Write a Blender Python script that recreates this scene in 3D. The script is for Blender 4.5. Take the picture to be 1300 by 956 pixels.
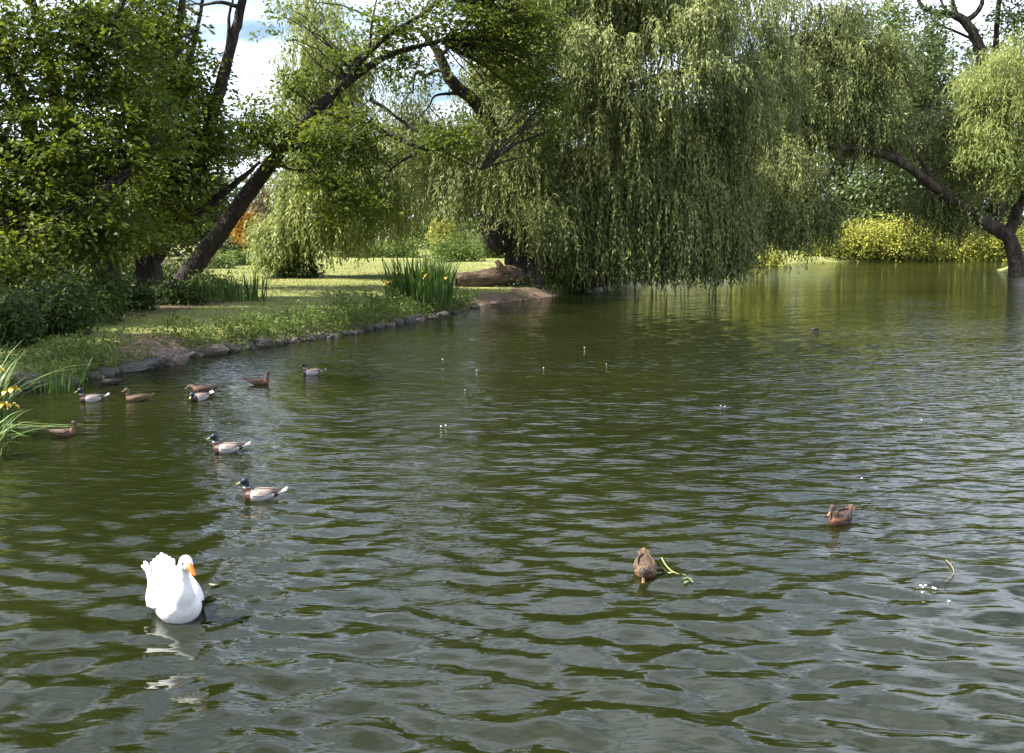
import bpy, bmesh, math, random
import numpy as np
from mathutils import Vector, Matrix, noise as mnoise

rng = np.random.default_rng(7)
random.seed(7)
scene = bpy.context.scene
C = scene.collection
for o in list(bpy.data.objects):
    bpy.data.objects.remove(o)
R = math.radians

# ------------------------------------------------------------------ camera
F, CX, CY, HOR, CAM_H = 1400.0, 650.0, 433.0, 283.0, 2.55
PITCH = math.atan((CY - HOR) / F)
cam_d = bpy.data.cameras.new('camera')
cam = bpy.data.objects.new('camera', cam_d)
C.objects.link(cam)
cam.location = (0, 0, CAM_H)
cam.rotation_euler = (math.pi / 2 - PITCH, 0, 0)
cam_d.sensor_fit = 'HORIZONTAL'
cam_d.sensor_width = 36.0
cam_d.lens = 36.0 * F / 1300.0
cam_d.shift_y = -(478.0 - CY) / 1300.0
cam_d.clip_end = 3000
scene.camera = cam
scene.render.resolution_x, scene.render.resolution_y = 1024, 753

# ------------------------------------------------------------------ light
SUN_EL, SUN_AZ = 49.0, -99.0          # azimuth from +Y, clockwise; left and a little behind the camera
sv = Vector((math.sin(R(SUN_AZ)) * math.cos(R(SUN_EL)), math.cos(R(SUN_AZ)) * math.cos(R(SUN_EL)), math.sin(R(SUN_EL))))
sun_d = bpy.data.lights.new('sun', 'SUN')
sun_d.energy = 5.0
sun_d.angle = R(0.53)
sun_d.color = (1.0, 0.95, 0.86)
sun = bpy.data.objects.new('sun', sun_d)
C.objects.link(sun)
sun.rotation_euler = sv.to_track_quat('Z', 'Y').to_euler()
sun.location = sv * 60

world = bpy.data.worlds.new('World')
scene.world = world
world.use_nodes = True
wn, wl = world.node_tree.nodes, world.node_tree.links
wn.clear()
def wnode(t, **kw):
    n = wn.new(t)
    for k, v in kw.items():
        setattr(n, k, v)
    return n
w_out = wnode('ShaderNodeOutputWorld')
w_bg = wnode('ShaderNodeBackground')
w_bg.inputs['Strength'].default_value = 0.05
w_sky = wnode('ShaderNodeTexSky', sky_type='NISHITA')
w_sky.sun_disc = False
w_sky.sun_elevation = R(SUN_EL)
w_sky.sun_rotation = R(SUN_AZ)
w_sky.dust_density = 0.5
w_sky.ozone_density = 2.0
w_tc = wnode('ShaderNodeTexCoord')
w_sep = wnode('ShaderNodeSeparateXYZ')
w_max = wnode('ShaderNodeMath', operation='MAXIMUM'); w_max.inputs[1].default_value = 0.0
w_add = wnode('ShaderNodeMath', operation='ADD'); w_add.inputs[1].default_value = 0.12
w_dx = wnode('ShaderNodeMath', operation='DIVIDE')
w_dy = wnode('ShaderNodeMath', operation='DIVIDE')
w_cmb = wnode('ShaderNodeCombineXYZ')
w_noise = wnode('ShaderNodeTexNoise')
w_noise.inputs['Scale'].default_value = 1.35
w_noise.inputs['Detail'].default_value = 7.0
w_noise.inputs['Roughness'].default_value = 0.55
w_ramp = wnode('ShaderNodeValToRGB')
w_ramp.color_ramp.elements[0].position = 0.37
w_ramp.color_ramp.elements[1].position = 0.57
w_mix = wnode('ShaderNodeMix', data_type='RGBA')
w_mix.inputs['B'].default_value = (11.4, 12.6, 15.2, 1)
wl.new(w_tc.outputs['Generated'], w_sep.inputs[0])
wl.new(w_sep.outputs['Z'], w_max.inputs[0]); wl.new(w_max.outputs[0], w_add.inputs[0])
wl.new(w_sep.outputs['X'], w_dx.inputs[0]); wl.new(w_add.outputs[0], w_dx.inputs[1])
wl.new(w_sep.outputs['Y'], w_dy.inputs[0]); wl.new(w_add.outputs[0], w_dy.inputs[1])
wl.new(w_dx.outputs[0], w_cmb.inputs['X']); wl.new(w_dy.outputs[0], w_cmb.inputs['Y'])
wl.new(w_cmb.outputs[0], w_noise.inputs['Vector'])
wl.new(w_noise.outputs['Fac'], w_ramp.inputs['Fac'])
wl.new(w_ramp.outputs['Color'], w_mix.inputs['Factor'])
wl.new(w_sky.outputs[0], w_mix.inputs['A'])
wl.new(w_mix.outputs['Result'], w_bg.inputs['Color'])
wl.new(w_bg.outputs[0], w_out.inputs['Surface'])

scene.view_settings.view_transform = 'Standard'
scene.view_settings.look = 'None'
scene.view_settings.exposure = 1.82
scene.view_settings.gamma = 1.0
scene.view_settings.use_curve_mapping = False

# ------------------------------------------------------------------ helpers
def ray(px, py):
    x, y = (px - CX) / F, (CY - py) / F
    cp, sp = math.cos(PITCH), math.sin(PITCH)
    return np.array([x, cp + y * sp, -sp + y * cp])
def at(px, py, Y):
    d = ray(px, py)
    return np.array([0, 0, CAM_H]) + d * (Y / d[1])
def gnd(px, py, z=0.0):
    d = ray(px, py)
    return np.array([0, 0, CAM_H]) + d * ((z - CAM_H) / d[2])

def tag(o, label=None, cat=None, group=None, kind=None):
    if label: o['label'] = label
    if cat: o['category'] = cat
    if group: o['group'] = group
    if kind: o['kind'] = kind
    return o
def empty(name, loc, label, cat, group=None, rz=0.0):
    o = bpy.data.objects.new(name, None)
    C.objects.link(o)
    o.empty_display_size = 0.3
    o.location = tuple(loc)
    o.rotation_euler = (0, 0, rz)
    return tag(o, label, cat, group)

def new_mesh(name, V, quads=None, tris=None, smooth=True, tint=None):
    me = bpy.data.meshes.new(name)
    V = np.asarray(V, dtype=np.float32)
    me.vertices.add(len(V))
    me.vertices.foreach_set('co', V.ravel())
    idx, starts, n = [], [], 0
    if quads is not None and len(quads):
        q = np.asarray(quads, dtype=np.int32)
        idx.append(q.ravel()); starts.append(np.arange(len(q), dtype=np.int32) * 4); n += len(q) * 4
    if tris is not None and len(tris):
        t = np.asarray(tris, dtype=np.int32)
        idx.append(t.ravel()); starts.append(np.arange(len(t), dtype=np.int32) * 3 + n); n += len(t) * 3
    idx = np.concatenate(idx); starts = np.concatenate(starts)
    me.loops.add(len(idx)); me.loops.foreach_set('vertex_index', idx)
    me.polygons.add(len(starts)); me.polygons.foreach_set('loop_start', starts)
    me.update(calc_edges=True)
    me.polygons.foreach_set('use_smooth', np.full(len(starts), smooth, dtype=bool))
    if tint is not None:
        a = me.attributes.new('tint', 'FLOAT', 'FACE')
        a.data.foreach_set('value', np.asarray(tint, dtype=np.float32))
    me.validate()
    return me
def add_obj(name, me, mat, parent=None, loc=None, world_coords=True):
    o = bpy.data.objects.new(name, me)
    C.objects.link(o)
    if mat is not None and not me.materials:
        me.materials.append(mat)
    if parent is not None:
        o.parent = parent
        if world_coords:
            o.location = tuple(-np.array(parent.location))
    if loc is not None:
        o.location = tuple(loc)
    return o

def unit(v):
    v = np.asarray(v, dtype=float)
    return v / (np.linalg.norm(v, axis=-1, keepdims=True) + 1e-9)

def catmull(P, n):
    P = np.asarray(P, dtype=float)
    Q = np.vstack([2 * P[0] - P[1], P, 2 * P[-1] - P[-2]])
    out = []
    m = len(P) - 1
    for i in range(m):
        p0, p1, p2, p3 = Q[i], Q[i + 1], Q[i + 2], Q[i + 3]
        for k in range(n):
            t = k / n
            out.append(0.5 * ((2 * p1) + (-p0 + p2) * t + (2 * p0 - 5 * p1 + 4 * p2 - p3) * t * t + (-p0 + 3 * p1 - 3 * p2 + p3) * t ** 3))
    out.append(P[-1])
    return np.array(out)

class Buf:
    def __init__(s): s.V, s.Q, s.T, s.n = [], [], [], 0
    def tube(s, P, rad, sides=8, rough=0.0, cap=True):
        P = np.asarray(P, float); m = len(P)
        rad = np.broadcast_to(np.asarray(rad, float), (m,))
        T = np.zeros_like(P); T[1:-1] = P[2:] - P[:-2]; T[0] = P[1] - P[0]; T[-1] = P[-1] - P[-2]
        T = unit(T)
        ref = np.array([0.31, 0.93, 0.2]) if abs(T[0][2]) > 0.6 else np.array([0.05, 0.1, 1.0])
        U = unit(np.cross(T, ref)); W = np.cross(T, U)
        a = np.arange(sides) / sides * 2 * math.pi
        rr = rad[:, None] * (1 + rough * rng.normal(size=(m, sides))) if rough else np.repeat(rad[:, None], sides, 1)
        ring = P[:, None, :] + rr[..., None] * (np.cos(a)[None, :, None] * U[:, None, :] + np.sin(a)[None, :, None] * W[:, None, :])
        s.V.append(ring.reshape(-1, 3))
        i = np.arange(m - 1)[:, None] * sides; j = np.arange(sides)[None, :]; j2 = (j + 1) % sides
        q = np.stack([i + j, i + j2, i + sides + j2, i + sides + j], -1).reshape(-1, 4) + s.n
        s.Q.append(q)
        base = s.n
        s.n += m * sides
        if cap:
            s.V.append(P[[0, -1]]); c0, c1 = s.n, s.n + 1; s.n += 2
            jj = np.arange(sides); k2 = (jj + 1) % sides
            s.T.append(np.stack([np.full(sides, c0), base + k2, base + jj], -1))
            e = base + (m - 1) * sides
            s.T.append(np.stack([np.full(sides, c1), e + jj, e + k2], -1))
        return s
    def mesh(s, name, smooth=True):
        return new_mesh(name, np.vstack(s.V), np.vstack(s.Q) if s.Q else None, np.vstack(s.T) if s.T else None, smooth)

def leaf_mesh(name, P, D, N, L, W, tint, fold=0.12, mid=0.45):
    n = len(P)
    D = unit(D); S = unit(np.cross(N, D)); N = np.cross(D, S)
    L = np.broadcast_to(L, (n,))[:, None]; W = np.broadcast_to(W, (n,))[:, None]
    V = np.empty((n, 4, 3), dtype=np.float32)
    V[:, 0] = P
    V[:, 1] = P + D * L * mid + S * W * 0.5 + N * W * fold
    V[:, 2] = P + D * L
    V[:, 3] = P + D * L * mid - S * W * 0.5 + N * W * fold
    q = np.arange(n * 4, dtype=np.int32).reshape(n, 4)
    return new_mesh(name, V.reshape(-1, 3), q, None, False, tint)

# ------------------------------------------------------------------ materials
def nm(name):
    m = bpy.data.materials.new(name)
    m.use_nodes = True
    nt = m.node_tree
    nt.nodes.clear()
    out = nt.nodes.new('ShaderNodeOutputMaterial')
    return m, nt, out
def N_(nt, t, ins=None, **kw):
    n = nt.nodes.new(t)
    for k, v in kw.items(): setattr(n, k, v)
    for k, v in (ins or {}).items(): n.inputs[k].default_value = v
    return n
def ramp(nt, fac, cols):
    r = nt.nodes.new('ShaderNodeValToRGB')
    el = r.color_ramp.elements
    while len(el) < len(cols): el.new(0.5)
    for e, (p, c) in zip(el, cols):
        e.position = p; e.color = (*c, 1)
    nt.links.new(fac, r.inputs['Fac'])
    return r
def leaf_mat(name, c1, c2, c3=None, transl=0.38, rough=0.5, patch=0.5):
    m, nt, out = nm(name)
    a = N_(nt, 'ShaderNodeAttribute', attribute_name='tint')
    geo = N_(nt, 'ShaderNodeNewGeometry')
    nz = N_(nt, 'ShaderNodeTexNoise', {'Scale': patch, 'Detail': 2.0})
    nt.links.new(geo.outputs['Position'], nz.inputs['Vector'])
    mx = N_(nt, 'ShaderNodeMath', operation='MULTIPLY_ADD'); mx.inputs[1].default_value = 0.6; 
    sub = N_(nt, 'ShaderNodeMath', operation='MULTIPLY_ADD'); sub.inputs[1].default_value = 0.9; sub.inputs[2].default_value = -0.25
    nt.links.new(nz.outputs['Fac'], sub.inputs[0])
    nt.links.new(a.outputs['Fac'], mx.inputs[0]); nt.links.new(sub.outputs[0], mx.inputs[2])
    r = ramp(nt, mx.outputs[0], [(0.1, c1), (0.6, c2), (1.0, c3 or c2)])
    p = N_(nt, 'ShaderNodeBsdfPrincipled', {'Roughness': rough, 'Specular IOR Level': 0.22})
    nt.links.new(r.outputs['Color'], p.inputs['Base Color'])
    hs = N_(nt, 'ShaderNodeMix', {'Factor': 0.65, 'B': (0.32, 0.36, 0.03, 1)}, data_type='RGBA', blend_type='MULTIPLY')
    gm = N_(nt, 'ShaderNodeGamma', {'Gamma': 0.72})
    nt.links.new(r.outputs['Color'], gm.inputs['Color'])
    hv = N_(nt, 'ShaderNodeHueSaturation', {'Saturation': 1.15, 'Value': 1.0, 'Hue': 0.488})
    nt.links.new(gm.outputs[0], hv.inputs['Color'])
    t = N_(nt, 'ShaderNodeBsdfTranslucent')
    nt.links.new(hv.outputs['Color'], t.inputs['Color'])
    nt.nodes.remove(hs)
    ms = N_(nt, 'ShaderNodeMixShader', {'Fac': transl})
    nt.links.new(p.outputs[0], ms.inputs[1]); nt.links.new(t.outputs[0], ms.inputs[2])
    nt.links.new(ms.outputs[0], out.inputs['Surface'])
    return m
def noise_mat(name, cols, scale=4.0, detail=6.0, rough=0.85, bump=0.3, bscale=None, stretch=(1, 1, 1), spec=0.3, coord='Object'):
    m, nt, out = nm(name)
    tc = N_(nt, 'ShaderNodeTexCoord')
    mp = N_(nt, 'ShaderNodeMapping'); mp.inputs['Scale'].default_value = stretch
    nt.links.new(tc.outputs[coord], mp.inputs['Vector'])
    nz = N_(nt, 'ShaderNodeTexNoise', {'Scale': scale, 'Detail': detail, 'Roughness': 0.6})
    nt.links.new(mp.outputs[0], nz.inputs['Vector'])
    k = len(cols)
    r = ramp(nt, nz.outputs['Fac'], [(0.3 + 0.4 * i / max(1, k - 1), c) for i, c in enumerate(cols)])
    p = N_(nt, 'ShaderNodeBsdfPrincipled', {'Roughness': rough, 'Specular IOR Level': spec})
    nt.links.new(r.outputs['Color'], p.inputs['Base Color'])
    if bump:
        n2 = N_(nt, 'ShaderNodeTexNoise', {'Scale': bscale or scale * 2.5, 'Detail': 5.0})
        nt.links.new(mp.outputs[0], n2.inputs['Vector'])
        b = N_(nt, 'ShaderNodeBump', {'Strength': bump, 'Distance': 0.12})
        nt.links.new(n2.outputs['Fac'], b.inputs['Height']); nt.links.new(b.outputs[0], p.inputs['Normal'])
    nt.links.new(p.outputs[0], out.inputs['Surface'])
    return m
def plain(name, col, rough=0.5, spec=0.4):
    m, nt, out = nm(name)
    tc = N_(nt, 'ShaderNodeTexCoord')
    nz = N_(nt, 'ShaderNodeTexNoise', {'Scale': 30.0, 'Detail': 3.0})
    nt.links.new(tc.outputs['Object'], nz.inputs['Vector'])
    r = ramp(nt, nz.outputs['Fac'], [(0.3, tuple(c * 0.8 for c in col)), (0.7, col)])
    p = N_(nt, 'ShaderNodeBsdfPrincipled', {'Roughness': rough, 'Specular IOR Level': spec})
    nt.links.new(r.outputs[0], p.inputs['Base Color'])
    nt.links.new(p.outputs[0], out.inputs['Surface'])
    return m

M = {}
M['maple'] = leaf_mat('maple_leaf', (0.022, 0.040, 0.005), (0.065, 0.100, 0.011), (0.18, 0.205, 0.022), 0.40)
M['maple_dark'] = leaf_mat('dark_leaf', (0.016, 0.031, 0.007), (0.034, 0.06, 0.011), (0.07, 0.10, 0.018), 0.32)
M['willow'] = leaf_mat('willow_leaf', (0.036, 0.052, 0.012), (0.125, 0.150, 0.040), (0.33, 0.335, 0.12), 0.14, 0.45)
M['willow_pale'] = leaf_mat('pale_willow_leaf', (0.10, 0.14, 0.034), (0.20, 0.235, 0.062), (0.32, 0.34, 0.115), 0.32, 0.45)
M['ivy'] = leaf_mat('glossy_leaf', (0.034, 0.056, 0.018), (0.07, 0.098, 0.032), (0.13, 0.16, 0.06), 0.24, 0.35)
M['hedge'] = leaf_mat('hedge_leaf', (0.045, 0.075, 0.018), (0.085, 0.125, 0.03), (0.13, 0.165, 0.045), 0.32)
M['gold'] = leaf_mat('golden_leaf', (0.09, 0.13, 0.02), (0.30, 0.31, 0.05), (0.55, 0.52, 0.14), 0.35)
M['rust'] = leaf_mat('rust_leaf', (0.14, 0.085, 0.015), (0.26, 0.15, 0.022), (0.34, 0.20, 0.03), 0.35)
M['brownleaf'] = leaf_mat('brown_leaf', (0.07, 0.05, 0.025), (0.12, 0.085, 0.04), (0.16, 0.11, 0.05), 0.3)
M['iris'] = leaf_mat('iris_leaf', (0.03, 0.065, 0.014), (0.06, 0.115, 0.022), (0.12, 0.18, 0.04), 0.3, 0.35, 3.0)
M['iris_pale'] = leaf_mat('pale_iris_leaf', (0.12, 0.17, 0.06), (0.20, 0.26, 0.10), (0.3, 0.34, 0.16), 0.3, 0.35, 3.0)
M['bank'] = leaf_mat('bank_leaf', (0.035, 0.065, 0.011), (0.075, 0.118, 0.02), (0.14, 0.18, 0.036), 0.35, 0.5, 1.2)
M['grass'] = leaf_mat('grass_blade', (0.085, 0.11, 0.028), (0.17, 0.18, 0.055), (0.27, 0.26, 0.10), 0.30, 0.6, 0.7)
M['bark'] = noise_mat('bark', [(0.007, 0.005, 0.0035), (0.022, 0.0165, 0.012), (0.055, 0.044, 0.033)], 5.0, 8, 0.9, 0.9, 14.0, (1, 1, 0.25))
M['bark_pale'] = noise_mat('willow_bark', [(0.014, 0.010, 0.007), (0.045, 0.034, 0.025), (0.10, 0.08, 0.062)], 4.0, 8, 0.9, 0.9, 12.0, (1, 1, 0.3))
M['log'] = noise_mat('log_wood', [(0.018, 0.011, 0.007), (0.07, 0.043, 0.025), (0.15, 0.10, 0.065)], 2.5, 8, 0.85, 0.8, 9.0, (0.4, 1.5, 1.5))
M['stone'] = noise_mat('stone', [(0.02, 0.018, 0.014), (0.055, 0.05, 0.041), (0.13, 0.118, 0.10)], 5.0, 8, 0.85, 0.5, 18.0)
M['stone_warm'] = noise_mat('warm_stone', [(0.045, 0.032, 0.025), (0.11, 0.083, 0.065), (0.22, 0.18, 0.145)], 5.0, 8, 0.85, 0.5, 18.0)

# ------------------------------------------------------------------ pond outline, ground, water
def g2(px, py): return tuple(gnd(px, py)[:2])
POND = [(-7.9, 15.0), (-7.4, 13.0), (-7.0, 9.5), (-5.8, 5.0), (-3.0, 3.2), (3, 3.0), (10, 3.8), (20, 8), (26, 20), (29.5, 36),
        (28.6, 50), (26.9, 55.5), (25.9, 58.5), (28.5, 63), (36, 71), (40, 76.5), g2(1290, 329), g2(1180, 330.5), g2(1100, 331.5), g2(1030, 333.5), g2(950, 337),
        (9.3, 57), (6.2, 50), g2(762, 364), g2(722, 371), g2(692, 377), g2(655, 382), g2(628, 385), g2(600, 390), g2(570, 397), g2(540, 403), g2(505, 411), g2(470, 417),
        g2(425, 427), g2(380, 432), g2(330, 440), g2(285, 447), g2(250, 449), g2(225, 459), g2(190, 464), g2(150, 470), g2(95, 484), g2(40, 492), g2(-10, 499), g2(-50, 512)]
def smooth_poly(P, n=6, wob=0.07):
    P = np.array(P + [P[0]])
    Q = np.vstack([P[-2], P, P[1]])
    out = []
    for i in range(len(P) - 1):
        p0, p1, p2, p3 = Q[i], Q[i + 1], Q[i + 2], Q[i + 3]
        for k in range(n):
            t = k / n
            out.append(0.5 * ((2 * p1) + (-p0 + p2) * t + (2 * p0 - 5 * p1 + 4 * p2 - p3) * t * t + (-p0 + 3 * p1 - 3 * p2 + p3) * t ** 3))
    out = np.array(out)
    out += rng.normal(size=out.shape) * wob
    return out
PP = smooth_poly(POND)
def sdist(X, Y):
    """signed distance to the pond outline, positive on land"""
    X = np.asarray(X, float).ravel(); Y = np.asarray(Y, float).ravel()
    d = np.full(X.shape, 1e9); ins = np.zeros(X.shape, bool)
    A = PP; B = np.roll(PP, -1, 0)
    for (ax, ay), (bx, by) in zip(A, B):
        ex, ey = bx - ax, by - ay
        t = np.clip(((X - ax) * ex + (Y - ay) * ey) / (ex * ex + ey * ey + 1e-12), 0, 1)
        d = np.minimum(d, (X - ax - t * ex) ** 2 + (Y - ay - t * ey) ** 2)
        c = ((ay > Y) != (by > Y)) & (X < ex * (Y - ay) / (ey + 1e-12) + ax)
        ins ^= c
    d = np.sqrt(d)
    return np.where(ins, -d, d)
def sst(a, b, x):
    t = np.clip((x - a) / (b - a), 0, 1)
    return t * t * (3 - 2 * t)
def fbm2(x, y):
    return (np.sin(x * 0.7 + 1.3 * np.sin(y * 0.4)) * np.cos(y * 0.6 + 0.8 * np.sin(x * 0.5)) + 0.5 * np.sin(x * 2.1 + y * 1.3) * np.cos(y * 1.9 - x * 0.7))
def land_z(x, y, sd):
    x = np.asarray(x, float); y = np.asarray(y, float)
    up = 0.30 * sst(-0.05, 0.75, sd) + 0.10 * sst(0.5, 5, sd) + 0.006 * np.clip(sd, 0, 60) + 0.03 * fbm2(x, y) * sst(0.3, 2, sd)
    dn = -1.1 * sst(0, 2.2, -sd)
    return np.where(sd > 0, up, dn)
def ground_z(x, y):
    return float(land_z(np.array([x]), np.array([y]), sdist([x], [y]))[0])

def axis(parts):
    v = []
    for a, b, s in parts:
        v += list(np.arange(a, b, s))
    v.append(parts[-1][1])
    return np.array(v)
gx = axis([(-600, -100, 50), (-100, -40, 6), (-40, -16, 1.0), (-16, 6, 0.3), (6, 44, 0.6), (44, 110, 6), (110, 600, 50)])
gy = axis([(-300, -30, 45), (-30, 2, 2), (2, 10, 0.5), (10, 46, 0.3), (46, 90, 0.6), (90, 150, 6), (150, 900, 60)])
GX, GY = np.meshgrid(gx, gy)
sd = sdist(GX, GY)
GZ = land_z(GX.ravel(), GY.ravel(), sd)
nx, ny = len(gx), len(gy)
i = np.arange(ny - 1)[:, None] * nx + np.arange(nx - 1)[None, :]
gq = np.stack([i, i + 1, i + 1 + nx, i + nx], -1).reshape(-1, 4)

def ground_material():
    m, nt, out = nm('lawn_and_soil')
    geo = N_(nt, 'ShaderNodeNewGeometry')
    n1 = N_(nt, 'ShaderNodeTexNoise', {'Scale': 0.55, 'Detail': 5.0})
    n2 = N_(nt, 'ShaderNodeTexNoise', {'Scale': 9.0, 'Detail': 5.0, 'Roughness': 0.7})
    n3 = N_(nt, 'ShaderNodeTexNoise', {'Scale': 1.6, 'Detail': 6.0})
    for n in (n1, n2, n3): nt.links.new(geo.outputs['Position'], n.inputs['Vector'])
    add = N_(nt, 'ShaderNodeMath', operation='MULTIPLY_ADD'); add.inputs[1].default_value = 0.5
    nt.links.new(n2.outputs['Fac'], add.inputs[0])
    h = N_(nt, 'ShaderNodeMath', operation='MULTIPLY'); h.inputs[1].default_value = 0.5
    nt.links.new(n1.outputs['Fac'], h.inputs[0]); nt.links.new(h.outputs[0], add.inputs[2])
    lawn = ramp(nt, add.outputs[0], [(0.3, (0.085, 0.105, 0.026)), (0.5, (0.16, 0.17, 0.05)), (0.7, (0.25, 0.23, 0.095))])
    soil = ramp(nt, n2.outputs['Fac'], [(0.3, (0.05, 0.035, 0.022)), (0.7, (0.17, 0.12, 0.085))])
    at_ = N_(nt, 'ShaderNodeAttribute', attribute_name='soil')
    ad = N_(nt, 'ShaderNodeMath', operation='MULTIPLY_ADD'); ad.inputs[1].default_value = 0.9
    nt.links.new(n3.outputs['Fac'], ad.inputs[0]); 
    ms = N_(nt, 'ShaderNodeMath', operation='SUBTRACT'); ms.inputs[1].default_value = 0.45
    nt.links.new(at_.outputs['Fac'], ms.inputs[0]); nt.links.new(ms.outputs[0], ad.inputs[2])
    msk = ramp(nt, ad.outputs[0], [(0.42, (0, 0, 0)), (0.58, (1, 1, 1))])
    mx = N_(nt, 'ShaderNodeMix', data_type='RGBA')
    nt.links.new(msk.outputs['Color'], mx.inputs['Factor'])
    nt.links.new(lawn.outputs['Color'], mx.inputs['A']); nt.links.new(soil.outputs['Color'], mx.inputs['B'])
    p = N_(nt, 'ShaderNodeBsdfPrincipled', {'Roughness': 0.9, 'Specular IOR Level': 0.15})
    nt.links.new(mx.outputs['Result'], p.inputs['Base Color'])
    b = N_(nt, 'ShaderNodeBump', {'Strength': 0.7, 'Distance': 0.06})
    nt.links.new(n2.outputs['Fac'], b.inputs['Height']); nt.links.new(b.outputs[0], p.inputs['Normal'])
    nt.links.new(p.outputs[0], out.inputs['Surface'])
    return m
gme = new_mesh('ground', np.stack([GX.ravel(), GY.ravel(), GZ], -1), gq)
soil = np.where(GY.ravel() < 46, 1.0, 0.3) * (1 - sst(0.25, 0.7, sd))
def soil_spot(px, py, z, r):
    p = gnd(px, py, z)
    return np.exp(-((GX.ravel() - p[0]) ** 2 + (GY.ravel() - p[1]) ** 2) / (r * r))
for px, py, r in ((205, 436, 0.9), (225, 440, 0.8), (185, 428, 0.6), (680, 366, 1.3), (640, 372, 0.8), (100, 395, 3.0), (190, 385, 3.0), (30, 410, 2.5), (240, 375, 1.6), (370, 345, 1.4)):
    soil = soil + 0.9 * soil_spot(px, py, 0.3, r)
soil = np.where(GX.ravel() < -13, soil + 0.5, soil)
a = gme.attributes.new('soil', 'FLOAT', 'POINT'); a.data.foreach_set('value', np.clip(soil, 0, 1).astype(np.float32))
ground = add_obj('ground', gme, ground_material())
tag(ground, 'sloping park lawn with bare soil along the pond edge', 'lawn', kind='structure')

# water: a fan of ripples, fine near the camera
ang = np.linspace(R(-34), R(34), 580)
rr = [2.6]
while rr[-1] < 96: rr.append(rr[-1] + max(0.026, 0.0052 * rr[-1] ** 1.12))
rr = np.array(rr)
AA, RR = np.meshgrid(ang, rr)
WX, WY = RR * np.sin(AA), RR * np.cos(AA)
step = np.maximum(np.gradient(rr)[:, None], RR * (ang[1] - ang[0]))
WZ = np.zeros_like(WX)
wr = np.random.default_rng(21)
calm = 0.42 + 0.58 * sst(-6.5, 1.5, WX + 0.06 * (WY - 8)) 
gust = 0.78 + 0.34 * np.sin(WX * 0.33 + 1.1 * np.sin(WY * 0.21)) * np.cos(WY * 0.27 + 0.9)
nearw = 1 - sst(6.0, 12.0, WY)
for k in range(72):
    lam = 0.09 * (0.80 / 0.09) ** (wr.random() ** 1.25)
    th = R(90) + wr.normal() * R(36) + R(10)
    if k % 7 == 0: th += R(60) * wr.choice([-1, 1])
    slope = 0.025 * (1.0 if lam > 0.17 else 0.7) * (1.3 if 0.2 < lam < 0.45 else 1.0)
    amp = slope * lam / (2 * math.pi) * 1.35
    kx, ky = math.cos(th) * 2 * math.pi / lam, math.sin(th) * 2 * math.pi / lam
    ph = kx * WX + ky * WY + wr.random() * 6.283 + 0.5 * np.sin(0.9 * WX + 1.7 * wr.random()) 
    keep = 1 - sst(0.16, 0.42, step / lam)
    s_ = np.sin(ph)
    amp = amp * ((1 + 0.5 * nearw) if lam > 0.22 else (1 - 0.5 * nearw))
    WZ += amp * keep * calm * gust * (s_ + 0.18 * np.cos(2 * ph))
# small rings spreading from the birds
RINGS = [(225, 788, 0.004, 0.22, 0.8), (822, 742, 0.003, 0.14, 0.5), (1067, 668, 0.003, 0.14, 0.5), (330, 637, 0.003, 0.16, 0.6), (290, 576, 0.003, 0.16, 0.6)]
for px, py, am, lam, ext in RINGS:
    c = gnd(px, py)
    d = np.hypot(WX - c[0], WY - c[1] - 0.2)
    WZ += am * np.sin(d * 2 * math.pi / lam) * np.exp(-(d / ext) ** 2) * sst(0.1, 0.4, d)
for px, py, hdg, am, wd in ((331, 634, 183, .011, .10), (289, 574, 185, .011, .10), (116, 510, 205, .010, .12), (174, 509, 195, .010, .12), (329, 488, 2, .012, .14), (396, 476, 172, .012, .14), (81, 553, 12, .009, .10), (259, 498, 180, .012, .14), (224, 770, 288, .004, .12)):
    c = gnd(px, py); hx, hy = math.cos(R(hdg)), math.sin(R(hdg))
    u = -((WX - c[0]) * hx + (WY - c[1]) * hy) + 0.15; v = np.abs(-(WX - c[0]) * hy + (WY - c[1]) * hx)
    e = v - 0.04 - 0.30 * u
    WZ += am * np.cos(2 * math.pi * e / (wd * 1.5)) * np.exp(-(e / wd) ** 2) * np.exp(-np.clip(u, 0, 9) / 1.3) * sst(0, .15, u)
wn_, wm = len(ang), len(rr)
i = np.arange(wm - 1)[:, None] * wn_ + np.arange(wn_ - 1)[None, :]
wq = np.stack([i, i + wn_, i + wn_ + 1, i + 1], -1).reshape(-1, 4)
cell_sd = sdist(WX[::6, ::6], WY[::6, ::6]).reshape(WX[::6, ::6].shape)
big = np.repeat(np.repeat(cell_sd, 6, 0), 6, 1)[:wm - 1, :wn_ - 1]
wq = wq[(big < 1.2).ravel()]
used = np.unique(wq); remap = np.full(WX.size, -1); remap[used] = np.arange(len(used))
wme = new_mesh('water', np.stack([WX.ravel(), WY.ravel(), WZ.ravel()], -1)[used], remap[wq])
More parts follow.
